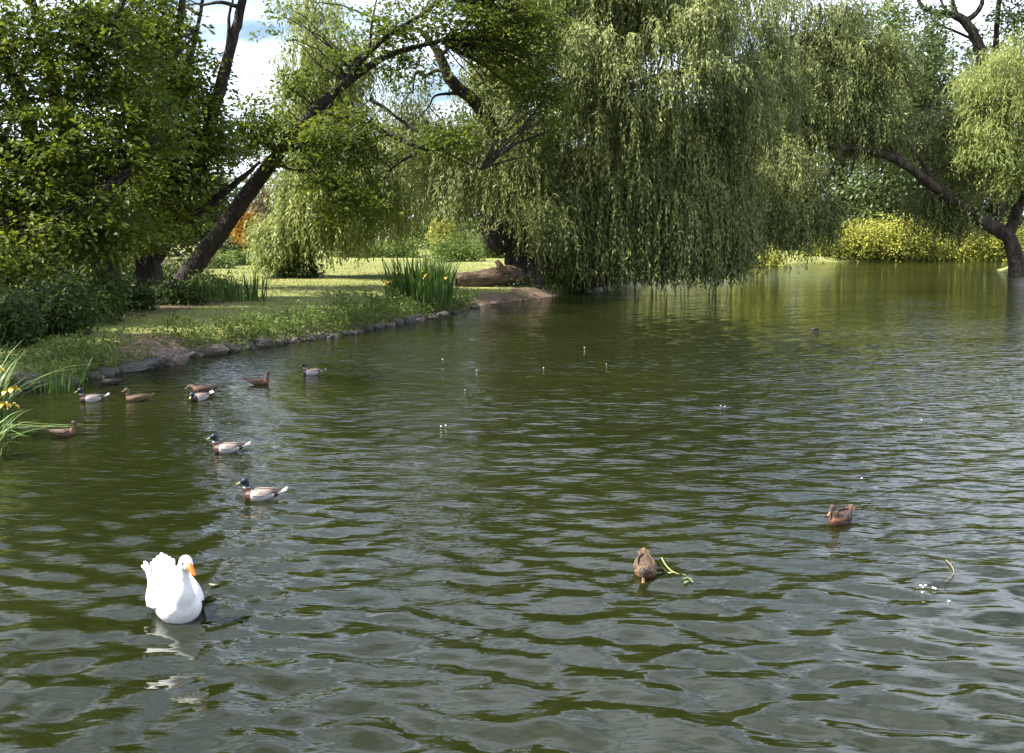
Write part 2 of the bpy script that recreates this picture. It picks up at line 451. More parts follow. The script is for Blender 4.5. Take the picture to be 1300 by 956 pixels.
def water_material():
    m, nt, out = nm('pond_water')
    geo = N_(nt, 'ShaderNodeNewGeometry')
    p = N_(nt, 'ShaderNodeBsdfPrincipled', {'Roughness': 0.045, 'IOR': 1.34, 'Specular IOR Level': 0.5})
    n0 = N_(nt, 'ShaderNodeTexNoise', {'Scale': 0.16, 'Detail': 3.0})
    nt.links.new(geo.outputs['Position'], n0.inputs['Vector'])
    r = ramp(nt, n0.outputs['Fac'], [(0.3, (0.0058, 0.0076, 0.0016)), (0.7, (0.0110, 0.0132, 0.0028))])
    nt.links.new(r.outputs[0], p.inputs['Base Color'])
    # the lee of the near bank is calmer than the open pond; wind lanes wander over the rest
    sp = N_(nt, 'ShaderNodeSeparateXYZ'); nt.links.new(geo.outputs['Position'], sp.inputs[0])
    mr = N_(nt, 'ShaderNodeMapRange', {'From Min': 6.0, 'From Max': 17.0, 'To Min': 0.25, 'To Max': 1.1}); nt.links.new(sp.outputs['Y'], mr.inputs['Value'])
    mpw = N_(nt, 'ShaderNodeMapping'); mpw.inputs['Scale'].default_value = (0.10, 0.32, 1); nt.links.new(geo.outputs['Position'], mpw.inputs['Vector'])
    nw = N_(nt, 'ShaderNodeTexNoise', {'Scale': 1.0, 'Detail': 3.0}); nt.links.new(mpw.outputs[0], nw.inputs['Vector'])
    lane = N_(nt, 'ShaderNodeMapRange', {'From Min': 0.35, 'From Max': 0.62, 'To Min': 0.45, 'To Max': 1.25}); nt.links.new(nw.outputs['Fac'], lane.inputs['Value'])
    wind = N_(nt, 'ShaderNodeMath', operation='MULTIPLY'); nt.links.new(mr.outputs[0], wind.inputs[0]); nt.links.new(lane.outputs[0], wind.inputs[1])
    prev = None
    for sc, st, dist, rot in (((2.5, 6.8, 1), 0.21, 0.032, 6), ((6.5, 15, 1), 0.14, 0.014, -8)):
        mp = N_(nt, 'ShaderNodeMapping'); mp.inputs['Scale'].default_value = sc; mp.inputs['Rotation'].default_value = (0, 0, R(rot))
        nt.links.new(geo.outputs['Position'], mp.inputs['Vector'])
        nz = N_(nt, 'ShaderNodeTexNoise', {'Scale': 1.0, 'Detail': 2.0, 'Roughness': 0.45})
        nt.links.new(mp.outputs[0], nz.inputs['Vector'])
        b = N_(nt, 'ShaderNodeBump', {'Strength': st, 'Distance': dist * 6})
        mh = N_(nt, 'ShaderNodeMath', operation='MULTIPLY')
        nt.links.new(nz.outputs['Fac'], mh.inputs[0]); nt.links.new(wind.outputs[0], mh.inputs[1]); nt.links.new(mh.outputs[0], b.inputs['Height'])
        if prev is not None: nt.links.new(prev.outputs[0], b.inputs['Normal'])
        prev = b
    nt.links.new(prev.outputs[0], p.inputs['Normal'])
    nt.links.new(p.outputs[0], out.inputs['Surface'])
    return m
water = add_obj('pond_water', wme, water_material())
tag(water, 'rippled green pond water reflecting trees and sky', 'water', kind='structure')

# ------------------------------------------------------------------ vegetation helpers
def rand_unit(n):
    return unit(rng.normal(size=(n, 3)))
def ellipsoid_pts(n, c, r, bias=0.42):
    u = rand_unit(n) * (rng.random((n, 1)) ** bias)
    return np.asarray(c) + u * np.asarray(r)
def spray(centres, rad, per, L, W, flat=0.22, tilt=0.35, droop=0.25, jit=0.5, outc=None):
    """flat sprays of leaves round each centre; returns leaf arrays"""
    n = len(centres)
    rad = np.broadcast_to(rad, (n,))
    nrm = unit(np.array([0, 0, 1.0]) + rng.normal(size=(n, 3)) * tilt)
    u = unit(np.cross(nrm, rand_unit(n))); v = np.cross(nrm, u)
    a = rng.random((n, per)) * 2 * math.pi
    q = np.sqrt(rng.random((n, per))) * rad[:, None]
    off = np.cos(a)[..., None] * u[:, None] + np.sin(a)[..., None] * v[:, None]
    P = centres[:, None] + off * q[..., None] + nrm[:, None] * (rng.normal(size=(n, per, 1)) * flat * rad[:, None, None])
    P[..., 2] -= droop * (q ** 2) / np.maximum(rad[:, None], 1e-3)
    D = off + rng.normal(size=(n, per, 3)) * 0.45; D[..., 2] -= 0.35
    Nn = nrm[:, None] + rng.normal(size=(n, per, 3)) * jit
    cl = rng.random((n, 1)) * 0.5
    t = np.clip(cl + rng.random((n, per)) * 0.6, 0, 1)
    k = n * per
    Ls = L * (0.65 + 0.7 * rng.random(k))
    return P.reshape(-1, 3), D.reshape(-1, 3), Nn.reshape(-1, 3), Ls, Ls * (W / L), t.ravel()
def cat_leaves(L):
    return [np.concatenate([l[i] for l in L]) for i in range(6)]
def put_leaves(name, leaves, mat, parent):
    P, D, Nn, L, W, t = leaves
    o = add_obj(name, leaf_mesh(name, P, D, Nn, L, W, t), mat, parent)
    return o

def limb_pts(spec, n=5):
    """spec: list of (px, py, Y, radius m)"""
    P = np.array([at(a, b, c) for a, b, c, r in spec]); Rr = np.array([r for a, b, c, r in spec])
    Q = catmull(P, n)
    k = np.linspace(0, len(spec) - 1, len(Q))
    rq = np.interp(k, np.arange(len(spec)), Rr)
    if len(Q) > 4:
        w = rng.normal(size=Q.shape) * rq[:, None] * 0.06
        w[0] = 0
        Q = Q + w
    return Q, rq
def build_limbs(root, limbs, mat, first='trunk'):
    """first limb is the trunk, the others are branches"""
    pts = []
    for k, spec in enumerate(limbs):
        Q, rq = limb_pts(spec)
        if k == 0:
            z0 = ground_z(Q[0][0], Q[0][1])
            Q = np.vstack([[Q[0][0], Q[0][1], z0 - 0.35], [Q[0][0], Q[0][1], z0 + 0.05], Q[1:]])
            rq = np.concatenate([[rq[0] * 1.7, rq[0] * 1.3], rq[1:]])
        b = Buf().tube(Q, rq, 12 if rq.max() > 0.15 else 7, 0.045)
        add_obj(first if k == 0 else 'branch', b.mesh('limb'), mat, root)
        pts.append(Q)
    return np.vstack(pts)
def build_twigs(root, nodes, centres, mat, r0=0.022, sag=0.15, maxn=400):
    b = Buf()
    sel = centres if len(centres) <= maxn else centres[rng.choice(len(centres), maxn, replace=False)]
    allp = nodes
    for c in sel:
        dd = np.linalg.norm(allp - c, axis=1)
        j = np.argmin(dd)
        a = allp[j]
        d = c - a
        ln = np.linalg.norm(d)
        if ln < 0.15: continue
        mid1 = a + d * 0.4 + rng.normal(size=3) * 0.07 * ln + np.array([0, 0, sag * ln * 0.4])
        mid2 = a + d * 0.75 + rng.normal(size=3) * 0.06 * ln + np.array([0, 0, sag * ln * 0.3])
        rr_ = r0 * min(2.2, 0.6 + 0.35 * ln)
        b.tube(np.array([a, mid1, mid2, c]), [rr_, rr_ * 0.7, rr_ * 0.45, rr_ * 0.2], 4, 0, False)
    if b.n:
        o = add_obj('twigs', b.mesh('twigs'), mat, root)
        o['kind'] = 'stuff'

def broad_tree(name, label, base, limbs, blobs, leafmat, barkmat, L=0.13, W=0.062, per=42, rad=0.5, cat='tree', group=None, flat=0.13, tilt=0.26, twigs=True, leafname='crown', maxtw=400):
    """blobs: (px, py, Y, rx_px, ry_px, clumps)"""
    bx, by = base
    root = empty(name, (bx, by, ground_z(bx, by)), label, cat, group)
    nodes = build_limbs(root, limbs, barkmat)
    cs = []
    for px, py, Y, rx, ry, n in blobs:
        s = Y / F; n = max(4, int(n * 0.52))
        cs.append(ellipsoid_pts(n, at(px, py, Y), (rx * s, max(rx, ry) * s * 0.8, ry * s)))
    cs = np.vstack(cs)
    lv = spray(cs, rad * (0.6 + 0.8 * rng.random(len(cs))), per, L, W, flat, tilt)
    put_leaves(leafname, lv, leafmat, root)
    if twigs: build_twigs(root, nodes, cs, barkmat, maxn=maxtw)
    return root

def tresses(anch, out, length, nstr, spread, L=0.15, W=0.034, gap=0.085, ext=0.7, sway=0.10):
    """hanging willow strands: anch (n,3), out (n,2) outward, length (n,)"""
    n = len(anch)
    A = np.repeat(anch, nstr, 0); O = np.repeat(out, nstr, 0); Ln = np.repeat(length, nstr) * (0.55 + 0.55 * rng.random(n * nstr))
    A = A + rng.normal(size=A.shape) * np.array([spread, spread, spread * 0.55])
    O = unit(O + rng.normal(size=O.shape) * 0.45)
    S = len(A)
    K = int(Ln.max() / gap) + 1
    s = (np.arange(K) * gap)[None, :] + rng.random((S, K)) * gap
    keep = s < Ln[:, None]
    e = ext * (0.4 + 0.9 * rng.random(S))
    x = e[:, None] * (1 - np.exp(-s / 0.55))
    z = -(s - 0.62 * (1 - np.exp(-s / 0.5)))
    ph = rng.random((S, 1)) * 6.28
    lat = sway * np.sin(s * 1.3 + ph) * np.minimum(s / 1.5, 1.5)
    P = np.empty((S, K, 3))
    P[..., 0] = A[:, None, 0] + O[:, None, 0] * x - O[:, None, 1] * lat
    P[..., 1] = A[:, None, 1] + O[:, None, 1] * x + O[:, None, 0] * lat
    P[..., 2] = A[:, None, 2] + z
    sl = np.exp(-s / 0.5)
    D = np.zeros((S, K, 3))
    D[..., 0] = O[:, None, 0] * sl; D[..., 1] = O[:, None, 1] * sl; D[..., 2] = -(1 - sl) - 0.35
    D += rng.normal(size=D.shape) * 0.5
    Nn = rng.normal(size=(S, K, 3)); Nn[..., :2] += O[:, None, :] * 1.0; Nn[..., 2] += 1.3
    t = np.clip(np.repeat(rng.random(n) * 0.45, nstr)[:, None] + rng.random((S, K)) * 0.6, 0, 1)
    k = int(keep.sum())
    Ls = L * (0.7 + 0.6 * rng.random(k))
    return P[keep], D[keep], Nn[keep], Ls, Ls * W / L, t[keep]

# ------------------------------------------------------------------ big trees on the left bank
base = at(150, 400, 27)[:2]
broad_tree('maple_tree', 'dark leafy tree with several stems leaning to the left edge above the yellow irises', base,
    [[(150, 420, 27, .34), (138, 350, 27, .30), (122, 280, 27, .25), (92, 195, 27, .21), (75, 140, 27, .18), (60, 70, 27, .13), (40, 0, 27, .1), (25, -80, 27, .06)],
     [(140, 360, 27, .26), (90, 255, 26.6, .22), (45, 185, 26.3, .19), (30, 130, 26, .17), (10, 85, 26, .13), (-20, 10, 26, .09)],
     [(135, 345, 27, .22), (62, 240, 26, .19), (0, 180, 25.5, .16), (-60, 130, 25, .1), (-150, 60, 25, .06)],
     [(75, 140, 27, .1), (110, 80, 26.5, .07), (150, 20, 26, .05), (170, -40, 26, .03)],
     [(122, 280, 27, .09), (150, 235, 26, .06), (185, 205, 25.5, .03)]],
    [(40, 60, 26, 130, 95, 300), (130, 70, 26.5, 90, 90, 210), (60, 190, 25, 120, 70, 260), (-90, 80, 25, 110, 120, 190), (70, 275, 24.5, 110, 55, 250), (-80, 230, 24, 100, 90, 160),
     (160, 160, 26, 70, 60, 120), (60, -90, 27, 180, 80, 190), (10, 335, 23, 70, 40, 110), (150, 290, 26, 55, 40, 70)],
    M['maple'], M['bark'], per=44, rad=0.56, L=0.16, W=0.078)
base = at(192, 385, 31)[:2]
broad_tree('ash_tree', 'upright dark tree forking in the shade, one long bare limb against the white sky', base,
    [[(192, 400, 31, .42), (188, 330, 31, .36), (193, 262, 31, .29), (204, 200, 31, .24), (210, 140, 31, .19), (216, 90, 31, .15), (228, 30, 31, .11), (238, -60, 31, .06)],
     [(190, 335, 31, .26), (228, 278, 30.8, .22), (250, 215, 30.6, .20), (268, 150, 30.4, .18), (285, 90, 30.2, .155), (298, 40, 30.1, .13), (308, 0, 30, .11), (322, -70, 30, .06)],
     [(285, 90, 30.2, .06), (290, 45, 30, .05), (291, 18, 30, .04), (296, 0, 30, .03)],
     [(205, 200, 31, .13), (222, 130, 31.5, .1), (240, 80, 31.5, .08), (252, 30, 31.5, .06), (262, -30, 31.5, .03)],
     [(236, 285, 30.8, .13), (262, 262, 30.5, .11), (290, 240, 30.2, .1), (312, 222, 30, .07), (330, 205, 30, .04)],
     [(300, 8, 30, .06), (280, 3, 30, .05), (255, 7, 30, .03)],
     [(308, 0, 30, .05), (318, -8, 30, .04), (335, -16, 30, .02)],
     [(198, 240, 31, .12), (170, 180, 30.5, .09), (178, 100, 30.5, .06), (190, 40, 30.5, .04)]],
    [(200, 60, 30.5, 60, 75, 150), (165, 20, 31, 70, 60, 120), (215, 150, 30, 60, 60, 165), (190, 230, 29.5, 80, 55, 190), (240, 210, 30, 42, 50, 80), (262, 110, 30.5, 30, 55, 45), (120, 300, 30, 60, 40, 90), (205, 290, 29, 45, 30, 60),
     (220, -90, 31, 120, 60, 130), (270, 190, 30, 40, 40, 60), (205, 110, 35.5, 62, 90, 130), (185, 220, 36, 60, 60, 100)],  # last two blobs: unseen foliage added to shade the leaning trunk
    M['maple'], M['bark'], per=44, rad=0.58, L=0.165, W=0.08)
base = at(232, 365, 36)[:2]
broad_tree('leaning_tree', 'tree with a thick dark trunk leaning right and a bright green crown over the lawn', base,
    [[(222, 375, 36, 0.368), (240, 348, 36, 0.336), (262, 318, 36, 0.304), (290, 280, 36, 0.280), (318, 242, 36, 0.256), (345, 207, 36, 0.232), (372, 172, 36, 0.200), (402, 138, 36, 0.176), (440, 104, 36, 0.160), (480, 77, 36, 0.120), (512, 64, 36, 0.088), (560, 52, 36, 0.056)],
     [(362, 182, 36, .12), (385, 190, 35.6, .1), (402, 207, 35.4, .085), (418, 226, 35.2, .06), (440, 250, 35, .03)],
     [(440, 104, 36, .13), (458, 78, 35.8, .1), (490, 48, 35.6, .08), (530, 22, 35.5, .06), (572, -8, 35.4, .04)],
     [(425, 115, 36, .1), (448, 80, 36.2, .08), (468, 62, 36.2, .06), (472, 30, 36.2, .04), (480, -10, 36.2, .02)],
     [(355, 195, 36, .1), (330, 178, 35.7, .085), (295, 170, 35.5, .07), (262, 185, 35.3, .05), (240, 205, 35.2, .03)],
     [(402, 138, 36, .09), (470, 160, 35.4, .07), (540, 190, 35, .06), (575, 183, 35, .04)],
     [(530, 194, 35, .07), (512, 203, 34.9, .05), (497, 214, 34.8, .035)],
     [(470, 125, 36, .06), (520, 160, 35.5, .05), (570, 195, 35.2, .035), (610, 215, 35, .02)],
     [(345, 207, 36, .05), (375, 216, 35.5, .04), (400, 212, 35.3, .025)]],
    [(330, 150, 35.5, 38, 40, 80), (300, 180, 35.3, 45, 22, 45), (385, 110, 36, 38, 25, 34), (400, 195, 35.3, 50, 40, 85), (450, 175, 35.2, 60, 45, 105), (430, 250, 34.8, 42, 36, 75), (470, 50, 36, 60, 42, 75),
     (560, 20, 35.8, 75, 34, 120), (635, 30, 36, 66, 46, 190), (685, 85, 36.5, 36, 60, 75), (645, 95, 36.5, 60, 40, 60), (610, -60, 36, 140, 50, 80), (690, 20, 37, 36, 50, 36), (520, 90, 35.8, 55, 26, 34), (690, 150, 37, 26, 50, 36), (570, 175, 35, 60, 34, 60), (350, 40, 36, 20, 25, 7), (365, 5, 36, 22, 20, 8), (480, 250, 34.6, 30, 36, 30)],
    M['maple'], M['bark'], per=44, rad=0.6, L=0.165, W=0.08)

pts_ = np.array([-13.6, 17.5])  # foot of an unseen tree, added to shade the left bank and undergrowth
def wpx(x, y, z):
    # picture coordinates of a world point, to reuse the same builder off the frame
    cp, sp = math.cos(PITCH), math.sin(PITCH)
    d = np.array([x, y, z - CAM_H]); fw = d[1] * cp - d[2] * sp; upc = d[1] * sp + d[2] * cp
    return CX + F * d[0] / fw, CY - F * upc / fw
def wp(x, y, z, r): return (*wpx(x, y, z), y, r)
broad_tree('unseen_shade_tree', 'unseen leafy tree outside the left edge, added to shade the near bank', pts_,
    [[wp(-13.6, 17.5, .4, .4), wp(-13.5, 17.4, 2, .33), wp(-13.2, 17.3, 4.5, .27), wp(-13.0, 17.2, 7.5, .18), wp(-13.1, 17.2, 11, .08)],
     [wp(-13.3, 17.3, 3.6, .16), wp(-12.2, 17.8, 5.5, .12), wp(-11.3, 18.5, 7.2, .06)], [wp(-13.2, 17.3, 4.5, .16), wp(-14.6, 16.5, 6.6, .1), wp(-15.6, 16, 8.2, .05)]],
    [(*wpx(-13.0, 17.3, 9.2), 17.3, 190, 210, 200), (*wpx(-12.3, 18.2, 6.2), 18.2, 160, 130, 170), (*wpx(-14.5, 16.3, 7.0), 16.3, 190, 150, 140), (*wpx(-13.2, 20.5, 7.5), 20.5, 150, 170, 130)],
    M['maple'], M['bark'], per=44, rad=0.58, L=0.16, W=0.078)

# ------------------------------------------------------------------ the big weeping willow in the middle
def willow_root(name, label, bx, by, group=None):
    return empty(name, (bx, by, ground_z(bx, by)), label, 'tree', group)
b0 = gnd(660, 366, 0.35); b0 = at(662, 360, b0[1] + 2.4)
wil = willow_root('weeping_willow', 'huge weeping willow in the middle whose curtain of strands touches the water', b0[0], b0[1])
WY0 = b0[1]
limbs = [
    [(664, 364, WY0, .62), (660, 345, WY0, .5), (657, 322, WY0, .44), (652, 295, WY0, .40), (655, 265, WY0 + .6, .38), (675, 225, WY0 + 1.5, .34), (705, 170, WY0 + 2.5, .3), (745, 110, WY0 + 3.5, .25), (790, 55, WY0 + 4.5, .2), (830, 10, WY0 + 5, .12)],
    [(655, 300, WY0, .30), (640, 260, WY0, .28), (635, 215, WY0, .27), (625, 165, WY0, .25), (604, 130, WY0 - .2, .23), (582, 112, WY0 - .4, .22), (569, 96, WY0 - .5, .2), (560, 75, WY0 - .6, .17), (548, 55, WY0 - .6, .12), (530, 35, WY0 - .6, .06)],
    [(572, 92, WY0 - .5, .08), (553, 90, WY0 - .5, .07), (540, 96, WY0 - .5, .06), (528, 92, WY0 - .5, .05), (524, 118, WY0 - .5, .03)],
    [(590, 118, WY0 - .4, .08), (570, 119, WY0 - .4, .06), (552, 122, WY0 - .4, .04), (545, 135, WY0 - .4, .03)],
    [(558, 72, WY0 - .6, .08), (575, 58, WY0 - .4, .07), (600, 62, WY0 - .2, .05), (640, 70, WY0, .03)],
    [(675, 225, WY0 + 1.5, .2), (740, 190, WY0 + 3.5, .17), (810, 165, WY0 + 5, .13), (880, 150, WY0 + 6, .09), (940, 160, WY0 + 7, .05)],
    [(705, 170, WY0 + 2.5, .18), (780, 120, WY0 + 3, .15), (870, 90, WY0 + 4, .12), (950, 100, WY0 + 5, .08), (1000, 130, WY0 + 5, .04)],
    [(655, 265, WY0 + .6, .16), (615, 235, WY0 + 1.2, .12), (570, 225, WY0 + 2, .08), (530, 240, WY0 + 2, .04)],
    [(690, 200, WY0 + 2, .14), (720, 150, WY0 + 3, .1), (760, 90, WY0 + 4, .08), (800, 60, WY0 + 4, .04)]]
nodes = build_limbs(wil, limbs, M['bark'])
# burl and root flare
bm = bmesh.new(); bmesh.ops.create_icosphere(bm, subdivisions=3, radius=1.0)
for v in bm.verts:
    n = mnoise.noise(v.co * 2.2) * 0.22 + mnoise.noise(v.co * 6) * 0.07
    v.co *= 1 + n
me = bpy.data.meshes.new('burl'); bm.to_mesh(me); bm.free()
for p in me.polygons: p.use_smooth = True
bo = add_obj('burl', me, M['bark'], wil)
pb = at(630, 297, WY0 - 0.25)
bo.location = tuple(pb - np.array(wil.location)); bo.scale = (0.5, 0.5, 0.72); bo.rotation_euler = (0.2, -0.35, 0)
b = Buf()
for az, ln in ((-.2, .95), (.5, 1.0), (-1.0, .8), (-1.9, .9), (-2.7, 1.0), (2.4, 1.0)):
    e = np.array([b0[0] + math.cos(az) * ln, b0[1] + math.sin(az) * ln, 0]); e[2] = ground_z(e[0], e[1]) - .06
    s_ = np.array([b0[0] + math.cos(az) * .25, b0[1] + math.sin(az) * .25, wil.location.z + .75])
    m_ = s_ * .4 + e * .6; m_[2] = e[2] + .16
    b.tube(catmull([s_, m_, e], 6), np.linspace(.3, .06, 13), 9, 0.05)
add_obj('root', b.mesh('root'), M['bark'], wil)
# tresses over the dome: centre, radii
cW = at(788, 120, WY0 + 5.0); cW[2] = 6.3
def dome_tresses(c, rx, ry, h, nb, per, front=0.72, inner=0.2, zlow=2.0, zmin_fn=None, maxlen=4.4):
    """boughs over a dome, each carrying a bunch of hanging tresses; the skirt below hangs further in than the crown"""
    an, ou, le = [], [], []
    made = 0
    while made < nb:
        az = random.uniform(0, 2 * math.pi)
        if math.sin(az) > 0.25 and random.random() < front: continue
        up = random.random() < 0.62
        rho = 1 - random.random() ** 1.8 * (1 - inner)
        lump = 1 + 0.12 * math.sin(az * 5 + 0.7) + 0.08 * math.sin(az * 11 + 2)
        ztop = c[2] + h * math.sqrt(max(0, 1 - (rho * 0.99) ** 2.6))
        if up: z = ztop - abs(random.gauss(0, 0.14)) * h
        else:
            z = random.uniform(zlow, c[2] + 0.1 * h); rho *= 0.76
        made += 1
        bx_, by_ = c[0] + rx * rho * lump * math.cos(az), c[1] + ry * rho * lump * math.sin(az)
        bl = random.uniform(1.6, maxlen) * (0.8 if up else 1.0)
        for k in range(per):
            t = random.random()
            x = bx_ + random.gauss(0, .42) - math.cos(az) * t * 0.6; y = by_ + random.gauss(0, .42) - math.sin(az) * t * .6
            zz = z + random.gauss(0, .16) - 0.28 * ((x - bx_) ** 2 + (y - by_) ** 2)
            zm = zmin_fn(x) if zmin_fn else 0.2
            ln = bl * random.uniform(.6, 1.25)
            if zz - ln < zm + 1.3 and random.random() < 0.75: ln = zz - zm + random.uniform(-.05, .4)
            ln = min(ln, zz - zm + 0.25)
            if ln < 0.6: continue
            a2 = math.atan2(y - by_, x - bx_)
            an.append((x, y, zz)); ou.append((math.cos(az) + .6 * math.cos(a2), math.sin(az) + .6 * math.sin(a2))); le.append(ln)
    return np.array(an), np.array(ou), np.array(le)
def hemW(x):
    # bottom of the curtain: on the water in the middle, rising towards the right
    return float(np.interp(x, [-1.5, 0.4, 1.2, 2.2, 8.0, 9.5, 11, 13], [2.2, 1.6, 0.25, 0.12, 0.10, 0.45, 0.9, 1.4]))
an, ou, le = dome_tresses(cW, 5.7, 5.6, 7.7, 225, 9, zmin_fn=hemW, zlow=2.6, front=0.55, inner=0.08)
lv1 = tresses(an, ou, le, 9, 0.15, ext=0.75, L=0.19, W=0.054, gap=0.11)
# the low skirt that trails on the water
sa, so, sl_ = [], [], []
for k in range(430):
    az = random.uniform(-math.pi - .35, .45); rho = random.uniform(.62, .93)
    x, y = cW[0] + 5.7 * rho * math.cos(az), cW[1] + 5.6 * rho * math.sin(az)
    z = random.uniform(2.2, 5.0)
    sa.append((x, y, z)); so.append((math.cos(az), math.sin(az))); sl_.append(max(.7, z - hemW(x) + random.uniform(-.15, .45)))
lvs = tresses(np.array(sa), np.array(so), np.array(sl_), 8, 0.2, ext=0.3, L=0.19, W=0.054, gap=0.115)
# left wing of the willow, thinner, with gaps
an2, ou2, le2 = [], [], []
for px, py, Y, rx, ry, n in ((560, 190, WY0 + 1, 70, 45, 62), (600, 215, WY0 + .5, 60, 50, 60), (650, 190, WY0, 40, 60, 56), (520, 160, WY0 + 2, 50, 40, 40), (500, 100, WY0 + 2, 50, 50, 12), (665, 260, WY0 - .6, 26, 26, 18), (690, 285, WY0 - 1.2, 22, 30, 24)):
    s = Y / F
    p = ellipsoid_pts(n, at(px, py, Y), (rx * s, rx * s, ry * s))
    for q in p:
        zz = 1.7 if px < 620 else (2.3 if px < 645 else 0.9)
        l = random.uniform(1.2, 3.2)
        l = min(l, q[2] - zz)
        if l < 0.7: continue
        an2.append(q); le2.append(l); aa = random.uniform(0, 6.28); ou2.append((math.cos(aa), math.sin(aa)))
lv2 = tresses(np.array(an2), np.array(ou2), np.array(le2), 11, 0.26, ext=0.6, L=0.17, W=0.036, gap=0.105)
put_leaves('crown', cat_leaves([lv1, lvs, lv2]), M['willow'], wil)
build_twigs(wil, nodes, np.vstack([an[::4], np.array(an2)[::6]]), M['bark'], 0.022, maxn=200)

# ------------------------------------------------------------------ leaning willow at the right
b1 = gnd(1291, 346, 0.12)
wr_ = willow_root('leaning_willow', 'willow on the right bank whose long bare trunk arches left over the water', b1[0], b1[1])
Y1 = b1[1]
limbsR = [
    [(1292, 347, Y1, .48), (1288, 322, Y1, .44), (1278, 298, Y1, .42), (1252, 284, Y1, .38), (1226, 265, Y1, .34), (1190, 240, Y1 - .3, .30), (1152, 211, Y1 - .6, .26), (1122, 196, Y1 - .9, .23), (1090, 189, Y1 - 1.2, .2), (1062, 187, Y1 - 1.4, .16), (1030, 180, Y1 - 1.6, .1)],
    [(1068, 189, Y1 - 1.4, .13), (1060, 210, Y1 - 1.6, .12), (1044, 235, Y1 - 1.8, .1), (1025, 251, Y1 - 2, .085), (1003, 261, Y1 - 2.1, .05)],
    [(1083, 190, Y1 - 1.2, .06), (1084, 205, Y1 - 1.3, .05), (1081, 218, Y1 - 1.3, .03)],
    [(1280, 300, Y1, .36), (1290, 270, Y1 + .5, .32), (1302, 230, Y1 + 1, .28), (1310, 180, Y1 + 1.5, .22), (1300, 120, Y1 + 2, .15), (1285, 70, Y1 + 2, .08)],
    [(1150, 211, Y1 - .6, .14), (1118, 170, Y1 - .2, .12), (1075, 135, Y1, .1), (1040, 110, Y1, .08), (1000, 105, Y1, .04)],
    [(1190, 240, Y1 - .3, .12), (1170, 205, Y1 + .2, .1), (1130, 160, Y1 + .6, .08), (1100, 120, Y1 + .6, .04)],
    [(1044, 235, Y1 - 1.8, .05), (1034, 262, Y1 - 2, .04), (1020, 290, Y1 - 2.2, .02)],
    [(1310, 180, Y1 + 1.5, .12), (1260, 150, Y1 + .5, .09), (1220, 150, Y1, .05)]]
limbsR = [[(a_, b_, c_, r_ * .85) for a_, b_, c_, r_ in l_] for l_ in limbsR]
nodesR = build_limbs(wr_, limbsR, M['bark_pale'])
def blob_tresses(bl):
    A_, O_, L_ = [], [], []
    for px, py, Y, rx, ry, n, lmin, lmax, zf in bl:
        s = Y / F
        c = at(px, py, Y)
        p = ellipsoid_pts(n, c, (rx * s, rx * s * 0.9, ry * s), 0.5)
        for q in p:
            l = min(random.uniform(lmin, lmax), q[2] - zf + random.uniform(0, .5))
            if l < 0.5: continue
            d = q[:2] - c[:2]; d = d / (np.linalg.norm(d) + 1e-6)
            A_.append(q); O_.append(d); L_.append(l)
    return np.array(A_), np.array(O_), np.array(L_)
A_, O_, L_ = blob_tresses([
    (1000, 130, Y1 - 1, 60, 60, 90, 1.2, 3.0, 1.2), (985, 200, Y1 - 2, 48, 55, 70, 1.5, 4.0, 0.5), (1060, 100, Y1, 70, 40, 80, 1.0, 2.4, 3), (1035, 150, Y1 + .6, 50, 24, 55, 1.2, 2.6, 3.6),
    (1025, 262, Y1 - 1.2, 36, 26, 75, 1.2, 3.0, 0.7), (985, 262, Y1 - 2.4, 40, 28, 95, 1.2, 3.2, 0.5), (1100, 150, Y1 - .2, 50, 30, 55, 1.0, 2.4, 3.4), (1110, 180, Y1 + 1.2, 45, 14, 34, 0.9, 2.0, 3.2), (1185, 252, Y1 + .8, 30, 12, 30, 1.2, 2.6, 1.5),
    (1205, 262, Y1 + .9, 22, 12, 34, 1.4, 3.0, 0.8), (960, 90, Y1 - 1, 50, 50, 50, 1.2, 3, 2), (1020, 45, Y1, 55, 34, 60, 1, 2.4, 4), (1090, 60, Y1 + .5, 50, 30, 50, 1, 2.2, 4), (1000, 0, Y1, 60, 30, 36, 1, 2.2, 4), (1070, 10, Y1 + 1, 40, 18, 26, .8, 1.8, 4), (1110, 95, Y1 + 1, 50, 30, 50, .9, 2, 4), (1060, 60, Y1 + .5, 60, 40, 50, .9, 2, 4), (1195, 165, Y1 + 1.6, 40, 40, 60, .9, 2, 4), (1215, 215, Y1 + 1.4, 30, 24, 36, .9, 2, 3), (1150, 165, Y1 + 1.2, 46, 20, 36, .8, 1.6, 4)])
lvA = tresses(A_, O_, L_, 12, 0.28, ext=0.7, L=0.2, W=0.055, gap=0.145)
put_leaves('crown', lvA, M['willow'], wr_)
A2, O2, L2 = blob_tresses([(1265, 120, Y1, 42, 55, 110, .7, 1.8, 3), (1262, 185, Y1 - .4, 48, 40, 110, .7, 1.7, 3.8), (1300, 90, Y1, 60, 50, 90, .7, 1.8, 3), (1292, 225, Y1 - .6, 42, 24, 60, .7, 1.5, 3.0), (1340, 170, Y1, 60, 90, 110, .8, 2, 2), (1240, 165, Y1, 32, 40, 50, .6, 1.4, 4), (1245, 290, Y1 + 1.6, 16, 10, 8, .5, 1.0, 1.3)])
lvB = tresses(A2, O2, L2, 12, 0.30, ext=0.8, L=0.2, W=0.05, gap=0.125)
put_leaves('crown', lvB, M['willow_pale'], wr_)
build_twigs(wr_, nodesR, np.vstack([A_[::2], A2[::3]]), M['bark'], 0.03, maxn=300)

